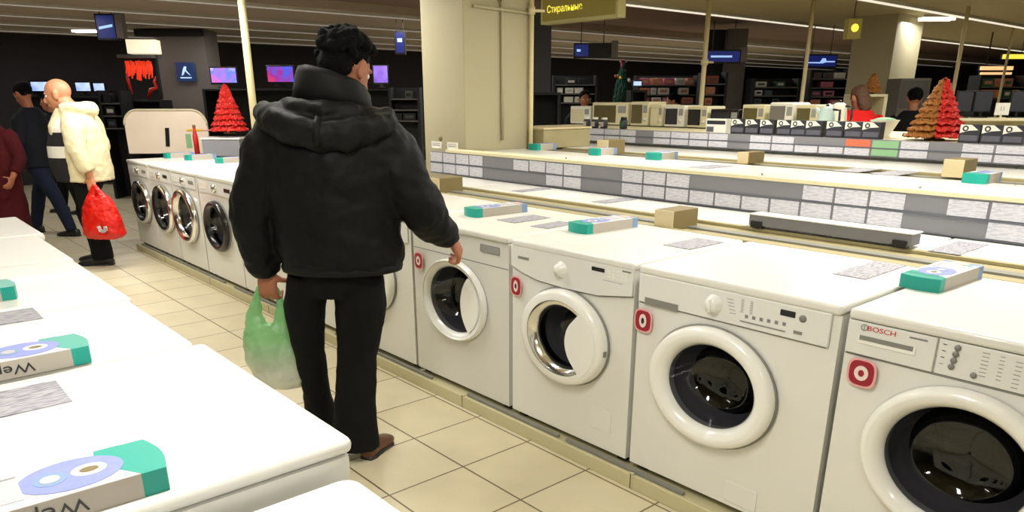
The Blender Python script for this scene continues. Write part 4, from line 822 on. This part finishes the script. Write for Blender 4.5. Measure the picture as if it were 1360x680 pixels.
def fir(label, loc, h, r, mats, tiers=5, rz=0, name='decorative_tree', trunk=True, rough=.012):
    t = thing(name, label, 'decorative tree', loc, rz); z0 = h*.05; random.seed(int(h*1000))
    for half, m in enumerate(mats):
        mb = MB(); n = 28; k0, k1 = (0, n) if len(mats) == 1 else ((0, n//2) if half else (n//2, n))
        R = []
        for i in range(tiers):
            a = z0+(h-z0)*i/tiers*.96; b = z0+(h-z0)*(i+1.25)/tiers*.96; ra = r*(1-i/tiers)**.9+.012; rb = ra*.62
            for z, q in ((a, ra), (a+.012, ra*.98), ((a+b)/2, (ra+rb)/2), (min(b, h), rb if i < tiers-1 else .006)): R.append((z, q))
        for j in range(0, len(R), 4):
            rings = []
            for z, q in R[j:j+4]: rings.append([V((q*(1+(.10 if k % 2 else -.05))*math.cos(2*PI*k/n), q*(1+(.10 if k % 2 else -.05))*math.sin(2*PI*k/n), z+(.012 if k % 2 == 0 else -.010))) for k in range(k0, k1+1)])
            i_ = mb.mi(m); vs = [[mb.bm.verts.new(p) for p in rg] for rg in rings]; ctr = mb.bm.verts.new((0, 0, R[j][0]+.02))
            for A_, B_ in zip(vs, vs[1:]):
                for k in range(len(A_)-1): mb.bm.faces.new((A_[k], A_[k+1], B_[k+1], B_[k])).material_index = i_
            for k in range(len(vs[0])-1): mb.bm.faces.new((ctr, vs[0][k+1], vs[0][k])).material_index = i_
        o = mb.build('tinsel_half' if len(mats) > 1 else 'foliage', t); d = o.modifiers.new('d', 'SUBSURF'); d.levels = 2; d.render_levels = 2
        q = o.modifiers.new('e', 'DISPLACE'); q.texture = clouds(.02); q.strength = rough*2
    if trunk: MB().stack([(0, 0, 0, r*.35, r*.35), (0, 0, .012, r*.35, r*.35), (0, 0, .014, .02, .02), (0, 0, z0+.04, .018, .018)], 'blockd', 12).build('base', t)
    return t
c, w, h = slab(278, 326, 114, 180, 8.45); fir('red tinsel cone tree left of the man in black', (c.x, c.y, HS), h, w*.48, ['tinselr'], 8, rough=.022)
# ---- far poles
for (p, X, r, top, lb) in (((337, 122), 3.17, .036, 0, 'cream pole rising left of the man in black'),):
    a = atx(p[0], 150, X); t = thing('pole', lb, 'pole', (a.x, a.y, .93), 0, 'cream poles'); MB().tube([(0, 0, 0), (0, 0, CEIL-.93)], r, 'pole', 14).build('pole_shaft', t); MB().tube([(0, 0, 0), (0, 0, .012)], r*1.8, 'pole', 14).build('base_flange', t)
for (px, py, D, r, lb) in ((705, 170, 6.9, .020, 'slim cream pole standing right beside the near pillar'), (931, 140, 9.2, .028, 'slim cream pole in the middle of the shop behind the microwaves'), (1065, 130, 9.6, .024, 'slim cream pole left of the far cream pillar'), (1266, 120, 10.2, .024, 'slim cream pole behind the red and gold tree'), (1329, 120, 13., .02, 'slim pole at the far right among the lit signs')):
    a = atd(px, py, D); t = thing('pole', lb, 'pole', (a.x, a.y, 0), 0, 'cream poles'); MB().tube([(0, 0, 0), (0, 0, CEIL-.002)], r, 'pole', 12).build('pole_shaft', t); MB().tube([(0, 0, 0), (0, 0, .015)], r*2, 'pole', 12).build('base_flange', t)
    if px in (705, 931): MB().tube([(-.02, 0, 2.24 if px == 705 else 1.93), (.10, -.05, 2.24 if px == 705 else 1.93)], .012, 'pole', 8).tube([(0, 0, 2.21 if px == 705 else 1.90), (0, 0, 2.27 if px == 705 else 1.96)], r*1.5, 'pole', 12).build('clamp', t)
# ---- hanging signs (faces look towards -x, they run along y)
def hsign(label, pl, pr, ztop, zb, txt, face, tm, frame_, X=None, back=.12, tz=.6, ts=.5, off=.0, sx=1.):
    a = atz(pl[0], pl[1], zb); X = a.x; b = atx(pr[0], pr[1], X); y0, y1 = b.y, a.y; ym = (y0+y1)/2; L = abs(y1-y0); h = ztop-zb
    t = thing('hanging_sign', label, 'sign', (X, ym, zb)); MB().box(0, back, -L/2, L/2, 0, h, frame_, .004).build('sign_box', t)
    MB().box(-.004, .0, -L/2+.03, L/2-.03, .03, h-.03, face).build('sign_face', t)
    for sy in (-.35, .35): MB().tube([(back/2, sy*L, h), (back/2, sy*L, CEIL-zb-.001)], .006, 'shelfm', 6).build('hanger', t)
    if txt: text('lettering', txt, t, (-.0065, L*off, h*tz), h*ts, tm, (PI/2, 0, -PI/2), .001, sx)
    return t
hsign('yellow-brown hanging sign with bright yellow lettering right of the near pillar', (718, 33), (820, 24), 2.60, 2.28, 'Стиральные', 'yface', 'ytext', 'yframe', off=.17, tz=.42, ts=.30, sx=.9)
for (x0, x1, y0, y1, D, lb, fc, tx, side) in ((127, 154, 18, 53, 10.5, 'blue hanging sign with white edge at the upper left', 'blueface', '', 154), (524, 538, 41, 72, 11.5, 'small dark blue hanging sign left of the near pillar', 'blueface', '', 0), (762, 812, 57, 77, 11., 'dark hanging sign with small blue mark right of the near pillar', 'ndark', '', 812), (937, 984, 66, 84, 12., 'blue hanging sign with pale stripe behind the middle pole', 'blueface', '', 984), (1070, 1112, 72, 90, 12.5, 'blue hanging sign with white marks left of the far pillar', 'blueface', '', 0)):
    c, w, h = slab(x0, x1, y0, y1, D); t = thing('hanging_sign', lb, 'sign', (c.x, c.y, c.z), -YAW)
    MB().box(-w/2, w/2, 0, .10, 0, h, 'ndark', .003).build('sign_box', t); MB().box(-w/2+.02, w/2-.02 if x0 != 762 else -w/2+.20, -.004, 0, .02, h-.02, 'blueface').build('sign_face', t)
    for sx in (-.3, .3): MB().tube([(sx*w, .05, h), (sx*w, .05, CEIL-c.z-.001)], .007, 'shelfm', 6).build('hanger', t)
    if side: MB().box(w/2, w/2+.09, -.01, .10, .02, h+.03, 'mgrey', .003).build('end_cap', t)
    q = MB()
    if x0 == 762: q.box(-w*.42, -w*.32, -.007, -.004, h*.42, h*.58, 'bluetext')
    elif x0 == 127: q.obox((0, -.0055, h*.5), (w*.34, 0, h*.05), (0, .0015, 0), (0, 0, h*.05), 'bluetext')
    elif x0 == 524: q.obox((0, -.0055, h*.6), (w*.22, 0, 0), (0, .0015, 0), (0, 0, h*.08), 'bluetext')
    elif x0 == 937: q.obox((-w*.05, -.0055, h*.5), (w*.30, 0, 0), (0, .0015, 0), (0, 0, h*.07), 'bluetext')
    else: q.poly([V((x*w, -.007, z*h)) for x, z in ((-.42, .42), (-.05, .42), (.02, .70), (.12, .70), (.16, .50), (.42, .50), (.42, .40), (.14, .40), (.04, .32), (-.42, .34))], (0, .003, 0), 'bluetext')
    q.build('pale_mark', t)
a = atd(1131, 60, 9.5); t = thing('hanging_sign', 'small olive box with round yellow light beside the far pillar', 'sign', (a.x-.02, a.y, 1.55+(129-62)/986*9.5), -YAW)
MB().box(-.06, .10, 0, .12, 0, .22, 'yface', .004).build('sign_box', t); MB().ball((.02, 0, .12), (.045, .02, .045), 'ytext', 14).build('yellow_lamp', t); MB().tube([(.02, .06, .22), (.02, .06, CEIL-(1.55+67/986*9.5)-.001)], .007, 'shelfm', 6).build('hanger', t)
for (x0, x1, y0, y1, m, lb) in ((1334, 1366, 72, 78, 'yelight', 'long yellow lit sign at the right edge'), (1304, 1346, 88, 93, 'orlight', 'upper orange lit strip at the far right'), (1304, 1344, 96, 99, 'orlight', 'lower orange lit strip at the far right')):
    c, w, h = slab(x0, x1, y0, y1, 14.); t = thing('lit_sign', lb, 'sign', (c.x, c.y, c.z), -YAW); MB().box(-w/2, w/2, 0, .06, 0, h, m, .004).build('lit_face', t); MB().box(-w/2-.01, w/2+.01, .06, .09, -.01, h+.01, 'ndark').build('backing', t)
    for sx in (-.3, .3): MB().tube([(sx*w, .075, h), (sx*w, .075, CEIL-c.z-.001)], .006, 'ndark', 6).build('hanger', t)
# ---- dark columns and shelving far behind
for (x0, x1, D, m, lb) in ((708, 732, 10.6, 'dgrey', 'dark grey column beside the slim pole at the near pillar'), (966, 992, 13.4, 'mgrey', 'grey column under the blue hanging sign'), (940, 964, 13.6, 'ndark', 'black column left of the grey one in the background')):
    c, w, h = slab(x0, x1, 60, 70, D); q = MB().box(-w/2, w/2, 0, w*.8, 0, CEIL, m).build('pillar', None, (c.x, c.y, 0), -YAW); tag(q, lb, kind='structure')
def shelving(label, px0, px1, ptop, pbot, D, levels, seed, cols, fill=.8, deep=.35, white=False, pnames='retail_box'):
    random.seed(seed); c, w, h = slab(px0, px1, ptop, pbot, D); zt = c.z+h; c = c+FH*(deep/2)
    t = thing('shelf_unit', label, 'shelf', (c.x, c.y, 0), -YAW)
    for sx in (-1, 1): MB().box(sx*w/2-.02, sx*w/2+.02, -deep/2, deep/2, 0, zt, 'ndark').build('side_panel', t)
    MB().box(-w/2+.02, w/2-.02, deep/2-.02, deep/2, 0, zt, 'ndark').build('back_panel', t)
    zs = [max(.2, c.z)+(zt-max(.2, c.z))*k/levels for k in range(levels)]
    for z in zs: MB().box(-w/2+.02, w/2-.02, -deep/2, deep/2-.02, z-.02, z, 'shelfm').build('shelf_board', t)
    Rm = Matrix.Rotation(-YAW, 3, 'Z'); step = (zt-max(.2, c.z))/levels; out = []
    for li, z in enumerate(zs):
        x = -w/2+.04
        while x < w/2-.10:
            ww = random.uniform(.10, .22); hh = min(step-.05, random.uniform(.10, .26))
            if x+ww > w/2-.03: break
            if random.random() < fill:
                p = V((c.x, c.y, 0))+Rm @ V((x+ww/2, -deep/2+.12, 0)); cc = random.choice(cols)
                o = MB().box(-ww/2+.005, ww/2-.005, -.09, .09, 0, hh, cc, .004).box(-ww*.3, ww*.3, -.0925, -.09, hh*.3, hh*.7, random.choice(cols)).build('retail_box', None, (p.x, p.y, z+.0005), -YAW); out.append(o)
                tag(o, 'small packaged goods on the '+label.split(' ', 1)[0]+' shelving '+label.split('~')[-1] if '~' in label else 'small packaged goods on the '+label, 'box', 'goods on the '+label)
            x += ww+random.uniform(.0, .03)
    return t
PR = ['prod%d' % k for k in range(10)]
shelving('shelving with pale goods beside the dark grey column', 736, 792, 100, 136, 13., 3, 1, ['whitea', 'whitea', 'ndark', 'prod3', 'prod7'], .75)
shelving('warm coloured shelving behind the microwaves', 846, 926, 100, 138, 14.6, 3, 2, ['prod0', 'prod1', 'prod1', 'prod5', 'prod7', 'prod3'], .9)
shelving('red-brown shelving behind the middle pole', 934, 964, 96, 140, 12.6, 3, 3, ['prod0', 'prod6', 'prod8', 'prod1'], .9)
shelving('dark shelving left of the far cream pillar', 1000, 1060, 104, 138, 13., 3, 4, ['ndark', 'prod2', 'prod7', 'prod4', 'prod9'], .6)
shelving('brown shelving right next to the far cream pillar', 1076, 1128, 92, 140, 13., 4, 5, ['prod6', 'prod5', 'prod2', 'prod7', 'ndark', 'prod1'], .85)
shelving('shelving below the orange lit strips', 1302, 1362, 100, 130, 13.5, 2, 6, ['prod5', 'prod3', 'prod1', 'prod4', 'prod7'], .9)
shelving('dark shelving behind the shoulder of the man in black', 518, 556, 116, 160, 11.5, 3, 8, ['ndark', 'prod2', 'prod3', 'prod9'], .7)
shelving('black shelving at the far left behind the shoppers', 134, 162, 120, 170, 12.2, 3, 9, ['ndark', 'prod7', 'prod2', 'ndark'], .6)
# green christmas tree
a = atd(826, 120, 13.6); z = 0; t = fir('green christmas tree with pink bow in the far middle', (a.x, a.y, 0), 1.55+(129-86)/986*13., .42, ['pine'], 7, rough=.03)
MB().ball((0, 0, 2.12), (.09, .04, .035), 'prod5', 12).ball((-.05, -.02, 2.06), (.03, .02, .05), 'prod5', 8).build('pink_bow', t); random.seed(4); mb = MB()
for k in range(16): a_ = random.uniform(0, 6.28); z = random.uniform(1.2, 1.95); rr = .40*(1-z/2.2)+.06; mb = MB(); mb.ball((rr*math.cos(a_), rr*math.sin(a_), z), .028, random.choice(['prod0', 'whitea', 'yellow']), 8); mb.build('bauble', t)
c, w, h = slab(842, 856, 106, 116, 12.8); t = tv('small glowing screen right of the green christmas tree', 842, 856, 106, 116, 12.6, 'scr3')[0]
bench('dark stand under the small glowing screen', 838, 860, 119, 12.6, .5)
# black mannequin-like dark cabinet and brown shelf near the pillar
t, z = bench('dark cabinet behind the slim pole at the near pillar', 706, 745, 122, 10., .4, 'ndark')
c, w, h = slab(699, 768, 168, 185, 7.2); t = thing('box_shelf', 'brown box shelf with cream front right of the near pillar', 'shelf', (c.x, c.y, 0), 0)
MB().box(-.30, .30, -.2, .2, 1.119, c.z+h*.85, 'brown', .004).build('shelf_box', t); MB().box(-.31, .31, -.21, .21, c.z+h*.85, c.z+h, 'blockl', .003).build('shelf_top', t)
# small standing cards on the ledge by the pillar
for (px, lb) in ((580, 'small white standing card left of the other on the rail beside the pillar'), (601, 'small white standing card nearer the pillar edge on the rail')):
    a = atx(px, 196, 3.82); t = thing('standing_card', lb, 'card', (3.82, a.y, 1.1445)); MB().box(-.003, .003, -.07, .07, 0, .055, 'whitea').box(-.0045, -.003, -.05, .05, .02, .026, 'markg').box(-.0045, -.003, -.05, .05, .036, .040, 'markg').build('card', t); MB().box(-.02, .02, -.05, .05, 0, .004, 'whitea').build('foot', t)
a = atx(585, 188, 3.86); t = thing('small_knob', 'tiny orange knob standing behind the white cards at the pillar', 'knob', (3.862, a.y, 1.1445)); MB().stack([(0, 0, 0, .012, .012), (0, 0, .05, .008, .008), (0, 0, .07, .018, .018), (0, 0, .09, .012, .012)], 'blockd', 10).build('knob_body', t)
# ---- printed cartons standing on the farther rail
def pos2(px, X, z): a = atx(px, 150, X); return a.y
PC = [(955, 'white carton at the left end of the printed ones', 1), (984, 'second', 0), (1003, 'third', 0), (1023, 'fourth', 0), (1046, 'fifth', 0), (1065, 'sixth', 0), (1086, 'seventh', 0), (1114, 'eighth', 0), (1139, 'ninth', 0), (1163, 'tenth', 0), (1295, 'eleventh', 0), (1325, 'twelfth', 0), (1354, 'last', 0)]
CW = {0: 'dark'}
refs = ['', 'first', 'second', 'third', 'fourth', 'fifth', 'sixth', 'seventh', 'eighth', 'ninth', 'tenth']
M['cdark'] = mat('carton_dark', s(38, 38, 48), .5, noise=.2, nscale=30); M['cmid'] = mat('carton_grey', s(86, 86, 98), .5, noise=.2, nscale=50)
def dark_carton(label, y, w=.145, h=.118):
    t = thing('printed_carton', label, 'carton', (5.705, y, 1.2625), 0, 'dark printed cartons on the farther rail')
    MB().box(-.035, .035, -w/2, w/2, 0, h, 'cdark', .002).build('carton_body', t)
    MB().poly([V((-.0365, w*.48, h*.98)), V((-.0365, -w*.05, h*.98)), V((-.0365, -w*.40, h*.70)), V((-.0365, w*.05, h*.66)), V((-.0365, w*.48, h*.52))], (.0014, 0, 0), 'whitea').lathex((-.037, w*.22, h*.78), [(.010, 0), (.0185, 0), (.0185, -.001), (.010, -.001)], 'cdark', 16, closed=True).box(-.0365, -.035, -w*.42, w*.42, h*.12, h*.42, 'cmid').build('printed_front', t)
    return t
for k, px in enumerate((984, 1003, 1023, 1046, 1065)): dark_carton('dark printed carton on the farther rail, %s from the left of the middle five' % refs[k+1], pos2(px, 5.70, 1.3), .128)
for k, px in enumerate((1086, 1114, 1139, 1163)): dark_carton('dark printed carton in front of the red jacket, %s of four from the left' % refs[k+1], pos2(px, 5.70, 1.3), .135)
for k, px in enumerate((1295, 1325, 1354)): dark_carton('dark printed carton right of the red and gold tree, %s from it' % ('nearest' if not k else refs[k+1]), pos2(px, 5.70, 1.3), .125)
t = thing('printed_carton', 'white-fronted carton at the left end of the dark printed ones', 'carton', (5.705, pos2(955, 5.7, 0), 1.2625)); MB().box(-.035, .035, -.10, .10, 0, .115, 'whitea', .002).build('carton_body', t); MB().box(-.037, -.035, -.09, .09, .07, .10, 'cdark').box(-.037, -.035, .02, .09, .01, .05, 'cmid').build('printed_front', t)
for k, (px, lb) in enumerate(((780, 'small dark jar leftmost on the farther rail'), (791, 'small dark jar second from the left on the farther rail'), (803, 'small dark jar third from the left on the farther rail'), (829, 'teal and black jar right of the three small dark jars'))):
    t = thing('jar', lb, 'jar', (5.71, pos2(px, 5.71, 0), 1.2625), 0, 'jars on the farther rail'); hh = .10 if k < 3 else .11
    MB().stack([(0, 0, 0, .030, .030), (0, 0, .005, .035, .035), (0, 0, hh*.7, .035, .035), (0, 0, hh*.82, .026, .026)], 'cdark', 16).build('jar_body', t); MB().stack([(0, 0, hh*.80, .030, .030), (0, 0, hh, .030, .030)], 'whitea' if k < 3 else 'black', 16).build('lid', t)
    MB().box(-.0375, -.030, -.018, .018, hh*.15, hh*.6, 'prod3' if k < 3 else 'prod4').build('jar_label', t)
# ---- small appliances on the counter behind
def microwave(label, px0, px1, py0, body, pane, D=None, X=6.35, dial=True, rnd=.01):
    a = atx(px0, 150, X); b = atx(px1, 150, X); w = abs(a.y-b.y)-.01; ym = (a.y+b.y)/2; h = max(.12, atx((px0+px1)/2, py0, X).z-1.2625)
    t = thing('microwave_oven', label, 'microwave', (X, ym, 1.2625), 0, 'small appliances on the counter behind the farther rail')
    MB().box(0, .30, -w/2, w/2, .008, h, body, rnd, 3).build('casing', t); MB().box(-.006, 0, -w*.18, w*.44, .03, h-.03, pane, .003).build('door_pane', t)
    q = MB().box(-.004, 0, -w*.45, -w*.24, h*.55, h*.85, 'markg', .001)
    q.build('control_strip', t)
    if dial: MB().lathex((0, -w*.34, h*.3), [(.018, 0), (.016, -.012), (.0001, -.012)], 'whitea', 14).build('dial', t)
    MB().box(.01, .28, -w*.45, w*.45, 0, .008, 'black').build('foot', t); return t
for (x0, x1, y0, b_, p_, lb) in ((757, 784, 141, 'whitea', 'cream', 'leftmost whitish oven on the counter behind the rail'), (786, 834, 136, 'cream', 'olive', 'yellowish wide oven with olive panes left of centre'), (837, 861, 135, 'cream', 'olive', 'cream oven with brown pane right of the yellowish wide one'), (863, 880, 139, 'cream', 'cream', 'plain cream oven between brown and black panes'), (882, 909, 140, 'whitea', 'cdark', 'cream oven with dark pane left of the middle pole'), (912, 940, 141, 'cream', 'black', 'oven with black pane behind the middle pole'), (943, 982, 145, 'black', 'cdark', 'low black oven right of the middle pole'), (985, 1016, 139, 'cream', 'olive', 'cream oven with olive pane above the middle cartons'), (1020, 1054, 136, 'whitea', 'mgrey', 'rounded white oven with grey pane'), (1056, 1086, 139, 'cream', 'olive', 'cream oven with green-grey pane, rightmost of the row')):
    microwave(lb, x0, x1, y0, b_, p_, rnd=.02 if x0 == 1020 else .01)
# kettles and things left of the woman in red
def kettle(label, px, X, m, h=.22):
    y = pos2(px, X, 0); t = thing('kettle', label, 'kettle', (X, y, 1.2625), 0, 'kettles'); MB().stack([(0, 0, 0, .07, .07), (0, 0, .02, .078, .078), (0, 0, h*.6, .066, .066), (0, 0, h*.85, .052, .052), (0, 0, h*.9, .03, .03)], m, 20).build('kettle_body', t)
    MB().tube([(0, -.05, h*.8), (0, -.11, h*.78), (0, -.115, h*.4), (0, -.07, h*.2)], .010, 'black', 8).build('handle', t); MB().tube([(0, .05, h*.65), (0, .10, h*.85)], [.02, .012], m, 10).build('spout', t); MB().ball((0, 0, h*.93), .014, 'black', 8).build('lid_knob', t)
M['bluew'] = mat('pale_blue_plastic', s(190, 214, 214), .35)
kettle('pale blue kettle left of the red jacket', 1098, 6.2, 'bluew', .24); kettle('white kettle left of the red jacket, behind the cartons', 1114, 6.5, 'whitea', .27)
t = thing('bowl', 'white bowl with green contents right of the red jacket', 'bowl', (6.0, pos2(1177, 6.0, 0), 1.2625)); MB().stack([(0, 0, 0, .05, .05), (0, 0, .02, .05, .05), (0, 0, .12, .10, .10), (0, 0, .125, .105, .105)], 'whitea', 24, True).build('bowl_body', t); MB().ball((0, 0, .115), (.088, .088, .03), 'green', 16).build('contents', t)
# brown little tree on a box, grey box by the far pillar
t, z = bench('cream stand under the small brown tree', 1140, 1180, 124, 9.4, .4, 'cream'); a = atd(1158, 120, 9.6); fir('small brown tree before the far cream pillar', (a.x, a.y, z), .24, .10, ['tinselg'], 4)
c, w, h = slab(1194, 1234, 104, 146, 10.6); t = thing('grey_cabinet', 'tall grey box beside the far cream pillar', 'cabinet', (c.x, c.y, 0), -YAW); MB().box(-w/2, w/2, 0, .4, 0, c.z+h, 'mgrey', .006).build('cabinet_body', t); MB().box(-w/2+.02, w/2-.02, -.004, 0, c.z+.02, c.z+h-.03, 'shelfm').build('front_panel', t)
# red and gold tree on the farther rail counter
a = atx(1240, 189, 5.86); t = fir('tall cone tree, gold on its left half and red on its right', (5.86, a.y, 1.2625), atx(1243, 103, 5.86).z-1.2625, .19, ['tinselg', 'tinselr'], 9, rz=-YAW-.517-PI/2, rough=.022)
# right-hand dark monitors on a cream shelf
t, z = bench('long cream counter behind the cartons at the right', 1268, 1375, 156, 8.6, .5, 'cream')
for k, (x0, x1) in enumerate(((1270, 1292), (1294, 1318), (1342, 1366))):
    c, w, h = slab(x0, x1, 118, 154, 8.8); t = thing('monitor', 'black monitor on the cream counter at right, %s from the left' % refs[k+1], 'monitor', (c.x, c.y, z), -YAW, 'black monitors'); MB().box(-w/2, w/2, 0, .04, .06, h, 'black', .004).build('casing', t); MB().box(-w/2+.01, w/2-.01, -.002, 0, .07, h-.012, 'cdark').build('screen', t); MB().box(-.06, .06, -.03, .10, 0, .01, 'black').box(-.015, .015, .01, .03, 0, .08, 'black').build('stand', t)
c, w, h = slab(1322, 1341, 134, 154, 8.7); t = thing('standing_card', 'white price card standing on the cream counter at right', 'card', (c.x, c.y, z+.0005), -YAW); MB().box(-w/2, w/2, 0, .006, .03, h, 'whitea').build('card', t); MB().box(-.01, .01, 0, .02, 0, .04, 'cream').box(-.04, .04, -.03, .05, 0, .006, 'cream').build('foot', t); text('lettering', '11', t, (0, -.0012, h*.6), h*.4, 'markg', (PI/2, 0, 0), .0004)
